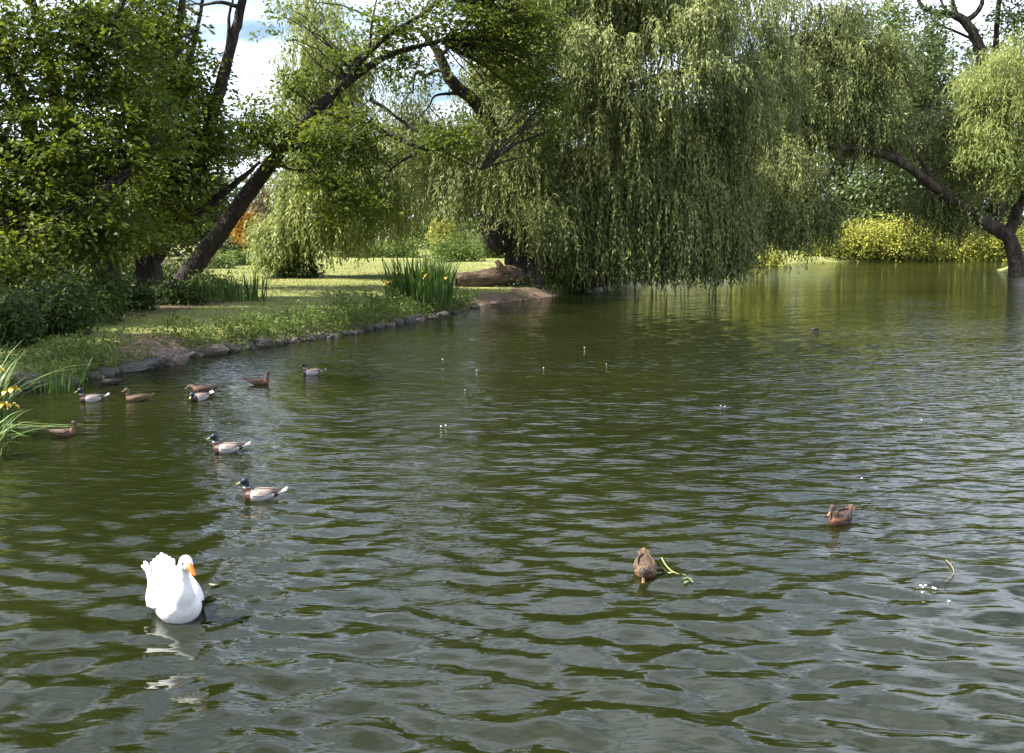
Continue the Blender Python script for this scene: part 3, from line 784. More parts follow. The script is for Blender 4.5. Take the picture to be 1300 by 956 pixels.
# ------------------------------------------------------------------ small weeping willow on the far lawn, left
b2 = gnd(368, 352, 0.45)
ws = willow_root('small_willow', 'small pale weeping willow on the sunny lawn behind the leaning trunk', b2[0], b2[1])
Y2 = b2[1]
ns = build_limbs(ws, [[(368, 352, Y2, .26), (370, 325, Y2, .2), (376, 290, Y2, .17), (385, 240, Y2, .14), (400, 190, Y2, .1), (410, 150, Y2, .05)],
    [(374, 300, Y2, .1), (350, 275, Y2, .08), (335, 262, Y2, .04)], [(385, 240, Y2, .08), (420, 215, Y2, .06), (450, 225, Y2, .03)]], M['bark'])
A3, O3, L3 = blob_tresses([(364, 288, Y2, 30, 28, 95, .9, 2.2, .5), (402, 238, Y2 - .5, 44, 50, 110, 1.2, 3.0, .7), (430, 240, Y2, 50, 50, 75, 1.4, 3.2, .9), (470, 230, Y2 + 1, 50, 50, 46, 1.4, 3.2, 1.2), (410, 150, Y2 + 1, 55, 60, 85, 1.2, 3, 1.5), (425, 70, Y2 + 1, 45, 55, 70, 1.2, 2.6, 3),
    (378, 100, Y2, 20, 60, 30, .9, 2.0, 3), (500, 220, Y2 + 2, 50, 50, 36, 1.2, 3, 1.6), (400, 20, Y2 + 1, 30, 40, 26, .9, 2.0, 3), (348, 322, Y2 - .5, 18, 14, 40, .5, 1.2, .5)])
put_leaves('crown', tresses(A3, O3, L3, 11, 0.28, ext=0.6, L=0.2, W=0.056, gap=0.14), M['willow_pale'], ws)
build_twigs(ws, ns, A3[::3], M['bark'], 0.02, maxn=120)

# ------------------------------------------------------------------ background trees and shrubs
def far_tree(name, label, px, Y, top_py, w_px, mat, n=150, per=34, L=0.30, W=0.19, trunk=True, bot_py=None, group='trees behind the far lawn', rad=1.0):
    """one broad-leaved tree, crown from top_py down to bot_py in the picture"""
    p = at(px, 300, Y)
    root = empty(name, (p[0], p[1], ground_z(p[0], p[1])), label, 'tree', group)
    z0 = root.location.z
    ztop = at(px, top_py, Y)[2]; zbot = at(px, bot_py, Y)[2] if bot_py else z0 + 0.3
    rx = w_px * Y / F
    hgt = ztop - z0
    b = Buf()
    tp = np.array([p[0], p[1], z0])
    lean = rng.normal(size=2) * 0.05
    Q = catmull([tp - [0, 0, .3], tp + [lean[0] * hgt, lean[1] * hgt, hgt * .35], tp + [lean[0] * hgt * 1.3, 0, hgt * .85]], 4)
    b.tube(Q, np.linspace(0.03 * hgt, 0.006 * hgt, len(Q)), 8, 0.06)
    cc = []
    nb = 9
    for k in range(nb):
        f = (k + 0.5) / nb
        zz = zbot + (ztop - zbot) * (0.12 + 0.8 * f)
        wv = rx * math.sin(math.pi * min(0.97, 0.25 + 0.72 * f)) ** 0.7
        a = k * 2.4 + rng.random()
        c = np.array([p[0] + math.cos(a) * wv * 0.55, p[1] + math.sin(a) * wv * 0.55, zz])
        r = wv * 0.62
        cc.append(ellipsoid_pts(max(6, n // nb), c, (r, r, max(0.9, (ztop - zbot) * 0.19)), 0.35))
        b.tube(np.array([Q[min(len(Q) - 1, int(f * len(Q) * 0.85))], c]), [0.011 * hgt, 0.003 * hgt], 5)
    add_obj('trunk', b.mesh('trunk'), M['bark'], root)
    cc = np.vstack(cc)
    cc[:, 2] = np.maximum(cc[:, 2], zbot + 0.3)
    put_leaves('crown', spray(cc, rad * (0.6 + 0.8 * rng.random(len(cc))), per, L, W, 0.35, 0.5, 0.3, 0.6), mat, root)
    return root
for nm_, lb, px, Y, top, w, mk, n, bot in (
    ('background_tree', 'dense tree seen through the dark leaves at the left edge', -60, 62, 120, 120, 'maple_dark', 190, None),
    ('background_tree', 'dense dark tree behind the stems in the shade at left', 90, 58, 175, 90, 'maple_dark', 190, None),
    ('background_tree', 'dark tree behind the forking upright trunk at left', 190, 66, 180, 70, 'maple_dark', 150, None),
    ('background_tree', 'grey green tree just left of the brown conifer', 268, 68, 215, 40, 'ivy', 110, None),
    ('background_tree', 'tree behind the small pale weeping willow', 400, 84, 205, 70, 'hedge', 150, None),
    ('background_tree', 'tree behind the lawn above the yellow flowering shrub', 500, 88, 160, 66, 'hedge', 170, None),
    ('background_tree', 'tree behind the lawn left of the big willow trunk', 590, 84, 140, 64, 'maple_dark', 180, None),
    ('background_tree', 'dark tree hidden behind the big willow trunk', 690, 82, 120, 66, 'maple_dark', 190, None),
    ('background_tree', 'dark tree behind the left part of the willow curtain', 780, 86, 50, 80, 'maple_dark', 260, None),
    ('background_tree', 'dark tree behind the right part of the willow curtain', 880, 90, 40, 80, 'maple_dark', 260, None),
    ('background_tree', 'leafy tree showing at the top between the two willows', 965, 94, 60, 70, 'hedge', 190, None),
    ('background_tree', 'tall glossy dark tree left of the bare forked limbs', 1070, 86, 12, 80, 'ivy', 420, None),
    ('background_tree', 'broad glossy dark tree above the arching bare trunk', 1160, 80, 36, 96, 'ivy', 560, None),
    ('background_tree', 'tall mid green tree at the top between the forked limbs and the arching willow', 1120, 93, -4, 84, 'hedge', 420, None),
    ('background_tree', 'dark tree filling the space below the bare forked limbs', 1228, 87, 40, 60, 'ivy', 240, None),
    ('background_tree', 'dark tree behind the pale willow leaves at the right edge', 1275, 90, 25, 75, 'ivy', 230, None),
    ('background_tree', 'tree standing farther right beyond the pale willow leaves', 1390, 88, 60, 90, 'maple_dark', 150, None)):
    far_tree(nm_, lb, px, Y, top, w, M[mk], n, bot_py=bot)
cw = []
for k in range(900):
    x = rng.uniform(-95, 105); tp = 6.2 + 1.5 * math.sin(x * .13) + 1.2 * math.sin(x * .31 + 1)
    if 14 < x < 70: tp += 2.5
    cw.append((x, rng.uniform(103, 112), rng.random() ** .8 * tp + .3))
cw = np.array(cw)
lw = spray(cw, 1.5, 34, 0.55, 0.36, 0.5, 0.6)
wood = add_obj('distant_wood', leaf_mesh('distant_wood', *lw), M['maple_dark'])
tag(wood, 'distant belt of woodland behind the park trees', 'woodland', kind='stuff')
# bare forked limbs rising over the dark crown at top right
pt = at(1262, 300, 83)
br = empty('forked_tree', (pt[0], pt[1], ground_z(pt[0], pt[1])), 'tree with thick bare forked limbs against the sky at top right', 'tree')
nb_ = build_limbs(br, [[(1268, 322, 83, .5), (1264, 200, 83, .45), (1252, 100, 83, .42), (1244, 62, 83, .4), (1232, 36, 83, .36), (1218, 22, 83, .33), (1200, 17, 83, .24), (1180, 14, 83, .2), (1168, 4, 83, .15), (1160, -20, 83, .08)],
    [(1222, 26, 83, .2), (1236, 20, 83, .2), (1246, 5, 83, .17), (1250, -25, 83, .1)], [(1216, 22, 83, .18), (1211, 8, 83, .16), (1206, -20, 83, .1)], [(1240, 52, 83, .12), (1208, 38, 83, .1), (1185, 30, 83, .06)],
    [(1205, 18, 83, .1), (1195, 2, 83, .09), (1190, -20, 83, .05)], [(1262, 120, 83.5, .2), (1264, 60, 83.5, .2), (1268, 0, 83.5, .18), (1272, -40, 83.5, .1)]], M['bark'])
cs = np.vstack([ellipsoid_pts(n, at(px, py, 83), (rx * 83 / F, 1.5, ry * 83 / F)) for px, py, rx, ry, n in ((1180, 10, 40, 16, 16), (1285, 20, 26, 30, 40), (1240, -40, 90, 25, 50), (1150, 20, 30, 14, 14))])
put_leaves('crown', spray(cs, 0.6, 26, 0.26, 0.15, 0.35, 0.5), M['maple_dark'], br)

def shrub(name, label, px, Y, top_py, w_px, mat, n=60, per=30, L=0.14, W=0.08, group=None, cat='shrub', rad=0.4, base_py=None, flat=0.4, stems=5):
    p = at(px, 300, Y)
    z0 = ground_z(p[0], p[1])
    root = empty(name, (p[0], p[1], z0), label, cat, group)
    ztop = at(px, top_py, Y)[2]; h = max(0.4, ztop - z0); rx = w_px * Y / F
    b = Buf()
    for k in range(stems):
        a = k * 2.4
        e = np.array([p[0] + math.cos(a) * rx * .5, p[1] + math.sin(a) * rx * .5, z0 + h * .75])
        s0 = np.array([p[0] + math.cos(a) * .08, p[1] + math.sin(a) * .08, z0 - .1])
        b.tube(np.array([s0, (s0 * .5 + e * .5) + [0, 0, h * .08], e]), [.03, .022, .008], 5)
    add_obj('stem', b.mesh('stem'), M['bark'], root)
    c = ellipsoid_pts(n, (p[0], p[1], z0 + h * .5), (rx, rx * .8, h * .52), 0.38)
    c += rng.normal(size=c.shape) * 0.12 * rx
    c[:, 2] = np.clip(c[:, 2], z0 + .08, ztop + 0.15)
    put_leaves('foliage', spray(c, rad * (0.6 + .8 * rng.random(n)), per, L, W, flat, 0.5, 0.25, 0.6), mat, root)
    return root
# golden shrubs on the far bank
gl = ['lowest golden shrub at the left end of the far bank', 'golden shrub under the tip of the hanging branch', 'yellow green shrub left of the tallest golden shrub', 'tallest bright golden shrub on the far bank', 'golden shrub just right of the tallest one', 'golden shrub behind the hanging strands of the arching trunk', 'golden shrub in the notch under the arching trunk', 'golden shrub right of the notch beside the right willow trunk', 'golden shrub at the far right edge behind the willow trunk']
for lb, px, top, w, Y in zip(gl, (960, 1052, 1082, 1112, 1142, 1172, 1220, 1258, 1296), (318, 300, 290, 281, 278, 282, 284, 284, 290), (26, 28, 28, 30, 30, 28, 30, 30, 32), (65.5, 74.6, 74.8, 75, 75.2, 75.4, 75.6, 76, 76)):
    shrub('golden_shrub', lb, px, Y, top, w, M['gold'], 130, 30, 0.2, 0.11, 'golden shrubs on the far bank', rad=0.85)
dl = ['dark green shrub behind the low golden one at the far bank', 'dark green shrub behind the hanging branch tip', 'dark green shrub behind the tallest golden shrubs', 'dark green shrub behind the arching willow trunk', 'dark green shrub behind the notch of the right willow']
for lb, px, top, w in zip(dl, (985, 1050, 1120, 1190, 1262), (285, 255, 235, 240, 245), (44, 44, 46, 46, 50)):
    shrub('dark_shrub', lb, px, 86, top, w, M['hedge'], 110, 30, 0.26, 0.16, 'dark shrubs behind the golden ones', rad=0.7)
# shrubs at the back of the lawn
for lb, px, Y, top, w, mk in (
    ('rust orange shrub between the leaning trunk and the small willow', 309, 58, 262, 17, 'rust'),
    ('low orange shrub at the foot of the taller rust shrub', 300, 57, 300, 14, 'rust'),
    ('small brown conifer behind the leaning trunk', 335, 66, 190, 24, 'brownleaf'),
    ('dark low shrub left of the orange shrubs', 282, 56, 305, 14, 'ivy'),
    ('light green low shrub behind the tall grass at left', 268, 50, 328, 26, 'hedge'),
    ('pale green low shrub in front of the orange shrubs', 300, 54, 330, 20, 'bank'),
    ('green shrub right of the small willow', 455, 66, 312, 34, 'hedge'),
    ('light green shrub at the back of the lawn behind the irises', 505, 66, 308, 34, 'bank'),
    ('yellow flowering shrub at the back of the lawn', 562, 70, 276, 15, 'gold'),
    ('leafy shrub behind the yellow flowering one', 575, 74, 268, 36, 'hedge'),
    ('white flowering shrub behind the iris clump', 578, 60, 308, 32, 'bank'),
    ('green shrub left of the burl of the willow trunk', 622, 66, 300, 28, 'hedge'),
    ('green shrub behind the big willow trunk', 690, 66, 298, 34, 'hedge'),
    ('green shrub behind the left part of the willow curtain', 760, 70, 290, 40, 'hedge'),
    ('green shrub behind the middle of the willow curtain', 840, 74, 285, 44, 'hedge'),
    ('green shrub behind the right part of the willow curtain', 920, 78, 290, 44, 'hedge'),
    ('dark low shrub at the foot of the small willow', 378, Y2 - 0.4, 334, 16, 'ivy')):
    shrub('lawn_shrub', lb, px, Y, top, w, M[mk], 90, 28, 0.17, 0.10, 'shrubs round the back of the lawn', rad=0.5)
# dark undergrowth beneath the trees at left
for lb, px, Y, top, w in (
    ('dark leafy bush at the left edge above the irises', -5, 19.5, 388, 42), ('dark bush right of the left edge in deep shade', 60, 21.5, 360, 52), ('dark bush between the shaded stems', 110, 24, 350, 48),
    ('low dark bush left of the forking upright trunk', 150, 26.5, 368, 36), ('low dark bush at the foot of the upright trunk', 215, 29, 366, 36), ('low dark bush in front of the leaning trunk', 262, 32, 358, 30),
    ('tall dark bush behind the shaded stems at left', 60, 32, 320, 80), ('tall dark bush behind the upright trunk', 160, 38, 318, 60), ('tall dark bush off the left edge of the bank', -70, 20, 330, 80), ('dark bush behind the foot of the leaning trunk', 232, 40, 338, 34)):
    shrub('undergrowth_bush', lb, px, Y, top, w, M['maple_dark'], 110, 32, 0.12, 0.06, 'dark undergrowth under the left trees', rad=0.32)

# ------------------------------------------------------------------ strap-leaved plants
def blade(P0, d, h, w, bend, segs=5):
    """one arching strap leaf, local to P0"""
    t = np.linspace(0, 1, segs + 1)
    d = np.array([d[0], d[1], 0.0])
    C_ = d[None] * (bend * h * t ** 2.0)[:, None]
    C_[:, 2] = h * (t - 0.38 * min(1.2, bend) * t ** 3)
    side = np.array([-d[1], d[0], 0.0])
    sw = side * math.cos(0.5) + np.array([0, 0, 1]) * 0.15
    ww = w * np.clip(np.minimum(0.75 + t, (1 - t) * 2.2), 0.03, 1)
    A_ = C_ - sw * ww[:, None] / 2; B_ = C_ + sw * ww[:, None] / 2
    V = np.empty((2 * (segs + 1), 3)); V[0::2] = A_; V[1::2] = B_
    q = [[2 * k, 2 * k + 1, 2 * k + 3, 2 * k + 2] for k in range(segs)]
    return V, q
def strap_plant(name, label, cx, cy, n, r, h0, h1, w, mat, bend0, bend1, toward=None, cat='plant', group=None, z=None, pale=None, npale=0):
    z0 = ground_z(cx, cy) if z is None else z
    root = empty(name, (cx, cy, z0), label, cat, group)
    for k in range(n):
        a = random.uniform(0, 6.283)
        if toward is not None and random.random() < 0.55: a = toward + random.gauss(0, 0.5)
        q = math.sqrt(random.random()) * r
        ps = (math.cos(a) * q * 0.9, math.sin(a) * q * 0.7, -0.05)
        h = random.uniform(h0, h1); bd = random.uniform(bend0, bend1) * (0.5 + 0.7 * q / r)
        aa = a + random.gauss(0, .5)
        V, f = blade(None, (math.cos(aa), math.sin(aa)), h, w * random.uniform(.7, 1.25), bd)
        me = new_mesh('leaf', V, f, None, True, [random.random()] * len(f))
        o = add_obj('leaf', me, pale if k < npale else mat, root, loc=ps)
    return root
def iris_flower(root, p, s=0.06, stalk=None):
    """yellow flag iris flower: three falls and three small standards, on a stalk"""
    b = Buf()
    z0 = root.location.z
    b.tube(np.array([[p[0], p[1], -0.05], [p[0] * 1.0, p[1], p[2] * .6], list(p)]), [.008, .007, .006], 5)
    st = add_obj('stalk', b.mesh('stalk'), M['iris'], root, loc=(0, 0, 0))
    V, Q = [], []
    for k in range(6):
        a = k * math.pi / 3 + random.random() * .3
        big = k % 2 == 0
        l = s * (1.25 if big else 0.7)
        d = np.array([math.cos(a), math.sin(a), 0]); sd_ = np.array([-d[1], d[0], 0])
        prof = [(0, 0, .12), (.45, .25 if big else .5, .5), (.8, .1 if big else .9, .45), (1.0, -.35 if big else 1.1, .12)]
        b0_ = len(V)
        for r_, z_, w_ in prof:
            c = np.array(p) + d * l * r_ + np.array([0, 0, l * z_])
            V += [c - sd_ * l * w_, c + sd_ * l * w_]
        Q += [[b0_ + 2 * j, b0_ + 2 * j + 1, b0_ + 2 * j + 3, b0_ + 2 * j + 2] for j in range(3)]
    add_obj('petals', new_mesh('petals', V, Q), M['petal'], st, loc=(0, 0, 0))
M['petal'] = plain('yellow_petal', (0.55, 0.34, 0.012), 0.5)
# near iris at the left edge
def near(px, py, z): return gnd(px, py, z)
g_ = gnd(-42, 545, 0.05)
ir1 = strap_plant('yellow_iris', 'yellow flag iris with long arching leaves at the left edge of the water', g_[0], g_[1], 90, 0.5, 0.7, 1.3, 0.034, M['iris'], 0.2, 0.85, toward=0.2, z=0.05, pale=M['iris_pale'], npale=18)
for px, py in ((10, 498), (18, 495), (5, 515), (16, 516), (-2, 470)):
    q = at(px, py, g_[1] - 0.3 + random.uniform(-.15, .15)) - np.array(ir1.location)
    iris_flower(ir1, q, 0.06)
g_ = gnd(-62, 585, 0.05)
ir1b = strap_plant('iris_clump', 'low arching iris leaves drooping to the water at the left edge', g_[0], g_[1] + .4, 40, 0.4, 0.35, 0.7, 0.03, M['iris'], 0.5, 1.3, toward=-0.1, z=0.05, pale=M['iris_pale'], npale=10)
g_ = gnd(60, 478, 0.25)
strap_plant('rush_clump', 'upright dark rushes on the bank behind the left irises', g_[0], g_[1] + .35, 45, 0.5, 0.4, 0.75, 0.028, M['iris'], 0.1, 0.4)
g_ = gnd(528, 391, 0.28)
ir2 = strap_plant('yellow_iris', 'tall upright yellow iris clump on the bank beside the log', g_[0], g_[1] + 1.5, 240, 1.08, 1.1, 1.7, 0.06, M['iris'], 0.05, 0.34)
for px, py in ((495, 358), (489, 361), (538, 344), (541, 350), (540, 353), (567, 353), (506, 346)):
    q = at(px, py, g_[1] + 0.7 + random.uniform(-.3, .3)) - np.array(ir2.location)
    iris_flower(ir2, q, 0.07)
for lb, px, py, n, r, h in (('tall grass clump in front of the leaning trunk', 268, 384, 70, 0.8, 0.9), ('tall grass clump at the sunny end of the undergrowth', 318, 384, 60, 0.7, 0.95), ('tall grass clump between the two others in the undergrowth', 292, 386, 60, 0.7, 0.85),
                            ('thin grass clump in deep shade left of the upright trunk', 70, 425, 50, .6, .8), ('thin grass clump at the foot of the dark bushes', 120, 412, 40, .6, .6)):
    g_ = gnd(px, py, 0.38)
    strap_plant('grass_clump', lb, g_[0], g_[1], n, r, h * .7, h * 1.15, 0.035, M['iris'], 0.1, 0.5, group='grass clumps under the left trees')

# ------------------------------------------------------------------ grass and bank plants (countless)
def scatter(n, x0, x1, y0, y1, f):
    X = rng.uniform(x0, x1, n); Y = rng.uniform(y0, y1, n); s = sdist(X, Y)
    k = f(X, Y, s)
    X, Y, s = X[k], Y[k], s[k]
    return np.stack([X, Y, land_z(X, Y, s)], -1), s
P, s = scatter(90000, -17, 12, 14, 62, lambda X, Y, s: (s > 0.35) & (rng.random(len(s)) < np.clip(1.25 - Y / 70, .25, 1)))
n = len(P)
D = rng.normal(size=(n, 3)) * 0.45; D[:, 2] = 1
hh = 0.045 + 0.05 * rng.random(n)
lawn = add_obj('lawn_grass', leaf_mesh('lawn_grass', P - [0, 0, .01], D, rng.normal(size=(n, 3)) * [1, 1, .2], hh, hh * .28, rng.random(n)), M['grass'])
tag(lawn, 'short mown grass of the park lawn', 'grass', kind='stuff')
P, s = scatter(420000, -10, 3, 15, 44, lambda X, Y, s: (s > -0.12) & (s < 1.25) & (rng.random(len(s)) < np.clip(1.35 - s, 0, 1)))
lump = 0.5 + 0.5 * np.sin(P[:, 0] * 3.1 + np.sin(P[:, 1] * 2.3)) * np.cos(P[:, 1] * 2.7)
bare = np.zeros(len(P))
for px, py, r in ((210, 440, 0.9), (232, 445, .6), (690, 368, 1.2), (640, 374, 1.0), (610, 374, 1.5), (590, 376, 1.2), (630, 370, 1.4)):
    q = gnd(px, py, .25); bare = np.maximum(bare, np.exp(-((P[:, 0] - q[0]) ** 2 + (P[:, 1] - q[1]) ** 2) / r ** 2))
k = (rng.random(len(P)) > bare * 1.5) & (rng.random(len(P)) < 0.35 + lump)
P = P[k]; lump = lump[k]; n = len(P)
P[:, 2] += rng.random(n) ** 1.2 * (0.10 + 0.36 * lump) * np.where(P[:, 0] > -5.2, 1.45, 1.0)
D = rng.normal(size=(n, 3)); D[:, 2] += 0.3
L_l = 0.05 + 0.05 * rng.random(n)
bk = add_obj('bank_plants', leaf_mesh('bank_plants', P, D, rng.normal(size=(n, 3)) * .7 + [0, 0, 1], L_l, L_l * .55, rng.random(n)), M['bank'])
tag(bk, 'low leafy ground cover spilling over the pond edge', 'plants', kind='stuff')

# ------------------------------------------------------------------ stones and the fallen log
def rock_mesh(seed, sub=2):
    bm = bmesh.new(); bmesh.ops.create_icosphere(bm, subdivisions=sub, radius=1.0)
    o = Vector((seed * 3.7, seed * 1.3, seed * 2.1))
    for v in bm.verts:
        d = v.co.normalized()
        k = 1 + 0.42 * mnoise.noise(d * 1.5 + o) + 0.22 * mnoise.noise(d * 3.3 + o)
        v.co = d * k
        v.co.z = math.copysign(abs(v.co.z) ** 0.8, v.co.z) if abs(v.co.z) < 1 else v.co.z
    me = bpy.data.meshes.new('stone'); bm.to_mesh(me); bm.free()
    for p in me.polygons: p.use_smooth = seed % 3 == 1
    return me
rocks_g = [rock_mesh(k) for k in range(6)]
rocks_w = [m.copy() for m in rocks_g]
for m in rocks_g: m.materials.append(M['stone'])
for m in rocks_w: m.materials.append(M['stone_warm'])
def rock(name, px, py, wpx, hpx, warm=False, parent=None, k=None):
    """stone whose foot sits at picture point px, py on the waterline"""
    p = gnd(px, py, 0.02)
    s = p[1] / F
    k = random.randrange(6) if k is None else k
    o = bpy.data.objects.new(name, (rocks_w if warm else rocks_g)[k])
    C.objects.link(o)
    v_ = random.uniform(.7, 1.25) if parent is not None else 1.0
    rx, rz = wpx * s * 0.5 * v_, max(0.05, hpx * s * 0.62 * random.uniform(.75, 1.2))
    loc = np.array([p[0], p[1] + rx * 0.35 + (random.gauss(.08, .1) if parent is not None else 0), rz * random.uniform(.05, .4)])
    if parent is not None:
        o.parent = parent; loc = loc - np.array(parent.location)
    o.location = tuple(loc); o.scale = (rx, rx * random.uniform(.6, .9), rz)
    o.rotation_euler = (random.uniform(-.2, .2), random.uniform(-.15, .15), random.uniform(-.5, .5))
    return o
tag(rock('boulder', 212, 461, 58, 22, True, k=1), 'large flat boulder jutting into the water in front of bare soil', 'rock')
tag(rock('boulder', 272, 449, 34, 12, True, k=2), 'pale wedge shaped rock at the water line right of the big boulder', 'rock')
tag(rock('boulder', 30, 492, 95, 22, False, k=4), 'long grey slab on the bank behind the left irises', 'rock')
tag(rock('boulder', 628, 385, 18, 8, True, k=3), 'pale small rock at the water below the willow roots', 'rock')
tag(rock('boulder', 736, 361, 16, 9, True, k=5), 'brown rock in the water under the willow curtain', 'rock')
mid = gnd(330, 440)
edg = empty('stone_edging', (mid[0], mid[1], 0), 'row of rough grey stones edging the curved pond bank', 'stone edging')
for px, py, w, h, wm_ in ((160, 471, 80, 14, 0), (185, 466, 46, 15, 0), (132, 478, 22, 12, 0), (112, 481, 26, 14, 0), (92, 485, 20, 10, 0), (76, 487, 26, 12, 0), (245, 453, 22, 9, 0), (232, 457, 14, 6, 0), (296, 445, 22, 11, 0), (312, 442, 24, 14, 0), (330, 440, 30, 14, 0),
                          (348, 438, 20, 11, 0), (366, 435, 24, 11, 1), (384, 432, 18, 9, 0), (402, 430, 24, 11, 1), (420, 428, 20, 8, 0), (436, 425, 18, 8, 0), (452, 422, 16, 8, 0), (468, 419, 18, 8, 0), (482, 416, 16, 9, 1), (494, 414, 16, 8, 1), (506, 412, 20, 12, 0),
                          (520, 409, 22, 13, 0), (533, 407, 16, 7, 1), (548, 404, 14, 8, 0), (562, 401, 14, 7, 0), (578, 397, 14, 5, 0), (604, 391, 16, 5, 1), (640, 382, 12, 5, 0), (655, 380, 10, 4, 0)):
    rock('stone', px, py, w, h, bool(wm_), edg)
sh = PP[np.concatenate([np.arange(27 * 6, len(PP))])]
for q in sh[::5]:
    if q[1] > 38 or q[0] < -8: continue
    o = bpy.data.objects.new('stone', random.choice(rocks_g)); C.objects.link(o); o.parent = edg
    r = random.uniform(.07, .17)
    o.location = (q[0] - mid[0] + random.gauss(0, .08), q[1] - mid[1] + random.gauss(0.05, .1), random.uniform(0, .06)); o.scale = (r * 1.3, r, r * .7); o.rotation_euler = (0, 0, random.uniform(0, 6))

lg = gnd(620, 366, 0.38)
Yl = 38.6
log = empty('fallen_log', (lg[0], Yl, ground_z(lg[0], Yl)), 'thick brown log lying beside the trunk of the big willow', 'log')
Ql = catmull([at(578, 357, Yl - .5), at(600, 356, Yl - .2), at(624, 352, Yl), at(648, 349, Yl + .5), at(672, 352, Yl + 1.2)], 7)
b = Buf().tube(Ql, np.interp(np.linspace(0, 1, len(Ql)), [0, .04, .12, .5, .8, 1], [.20, .27, .30, .32, .36, .36]), 18, 0.05)
add_obj('trunk', b.mesh('log'), M['log'], log)
b = Buf().tube(catmull([at(640, 345, Yl - .2), at(634, 336, Yl - .3), at(630, 331, Yl - .3)], 4), np.linspace(.14, .08, 9), 8, 0.08)
add_obj('branch_stub', b.mesh('stub'), M['log'], log)
b = Buf().tube(np.array([at(577.4, 357.0, Yl - .52), at(576.2, 357.0, Yl - .53)]), [.19, .17], 14, 0.05)
add_obj('cut_end', b.mesh('cut_end'), M['log'], log)

# ------------------------------------------------------------------ birds
def loft_rings(bm, st, seg=14):
    """st: list of (centre, axis_u, axis_v) rings"""
    rings = []
    for c, u, v in st:
        rings.append([bm.verts.new(Vector(c) + Vector(u) * math.cos(2 * math.pi * k / seg) + Vector(v) * math.sin(2 * math.pi * k / seg)) for k in range(seg)])
    for a, b_ in zip(rings[:-1], rings[1:]):
        for k in range(seg):
            bm.faces.new((a[k], a[(k + 1) % seg], b_[(k + 1) % seg], b_[k]))
    bm.faces.new(rings[0][::-1]); bm.faces.new(rings[-1])
def chain(bm, pts, rad, seg=12, flat=1.0):
    P = catmull(np.array(pts, float), 5); r = np.interp(np.linspace(0, 1, len(P)), np.linspace(0, 1, len(rad)), rad)
    st = []
    for k in range(len(P)):
        t = unit(P[min(k + 1, len(P) - 1)] - P[max(0, k - 1)])
        u = unit(np.cross(t, [0.0, 1.0, 0.0]) if abs(t[1]) < .9 else np.cross(t, [1.0, 0, 0]))
        v = np.cross(t, u)
        st.append((P[k], u * r[k], v * r[k] * flat))
    loft_rings(bm, st, seg)
def fused(bm, voxel, smooth_it=8):
    """one continuous skin over the overlapping lofts"""
    bmesh.ops.recalc_face_normals(bm, faces=bm.faces)
    me = bpy.data.meshes.new('tmp'); bm.to_mesh(me); bm.free()
    o = bpy.data.objects.new('tmp', me); C.objects.link(o)
    m = o.modifiers.new('r', 'REMESH'); m.mode = 'VOXEL'; m.voxel_size = voxel
    m2 = o.modifiers.new('s', 'SMOOTH'); m2.iterations = smooth_it; m2.factor = 0.5
    dg = bpy.context.evaluated_depsgraph_get(); dg.update()
    out = bpy.data.meshes.new_from_object(o.evaluated_get(dg))
    bpy.data.objects.remove(o); bpy.data.meshes.remove(me)
    for p in out.polygons: p.use_smooth = True
    return out
def feather_mat(name, mottle, rough=0.55):
    m, nt, out = nm(name)
    a = N_(nt, 'ShaderNodeAttribute', attribute_name='Col')
    tc = N_(nt, 'ShaderNodeTexCoord')
    mp = N_(nt, 'ShaderNodeMapping'); mp.inputs['Scale'].default_value = (0.55, 1, 1)
    nt.links.new(tc.outputs['Object'], mp.inputs['Vector'])
    vo = N_(nt, 'ShaderNodeTexVoronoi', {'Scale': 62.0, 'Randomness': 0.9}) if mottle > .5 else N_(nt, 'ShaderNodeTexNoise', {'Scale': 70.0, 'Detail': 4.0})
    nt.links.new(mp.outputs[0], vo.inputs['Vector'])
    r = ramp(nt, vo.outputs[0], [(0.15, (1.25, 1.2, 1.1)), (0.62, (1 - mottle,) * 3)] if mottle > .5 else [(0.3, (1 - mottle,) * 3), (0.65, (1.05,) * 3)])
    mx = N_(nt, 'ShaderNodeMix', {'Factor': 1.0}, data_type='RGBA', blend_type='MULTIPLY')
    nt.links.new(a.outputs['Color'], mx.inputs['A']); nt.links.new(r.outputs[0], mx.inputs['B'])
    p = N_(nt, 'ShaderNodeBsdfPrincipled', {'Roughness': rough, 'Specular IOR Level': 0.35})
    nt.links.new(mx.outputs['Result'], p.inputs['Base Color'])
    b_ = N_(nt, 'ShaderNodeBump', {'Strength': 0.35, 'Distance': 0.006})
    nt.links.new(vo.outputs[0], b_.inputs['Height']); nt.links.new(b_.outputs[0], p.inputs['Normal'])
    nt.links.new(p.outputs[0], out.inputs['Surface'])
    return m
M['drake'] = feather_mat('drake_plumage', 0.42, 0.5)
M['hen'] = feather_mat('hen_plumage', 0.72, 0.65)
M['white'] = feather_mat('white_plumage', 0.06, 0.6)
M['bill_y'] = plain('yellow_bill', (0.30, 0.25, 0.03), 0.35)
M['bill_o'] = plain('orange_bill', (0.52, 0.12, 0.008), 0.35)
M['bill_h'] = plain('dull_bill', (0.17, 0.09, 0.04), 0.4)
M['eye'] = plain('eye', (0.012, 0.01, 0.01), 0.15)
def set_col(me, cols):
    a = me.attributes.new('Col', 'FLOAT_COLOR', 'POINT')
    c = np.ones((len(cols), 4), np.float32); c[:, :3] = cols
    a.data.foreach_set('color', c.ravel())
def mesh_co(me):
    v = np.empty(len(me.vertices) * 3, np.float32); me.vertices.foreach_get('co', v); return v.reshape(-1, 3)
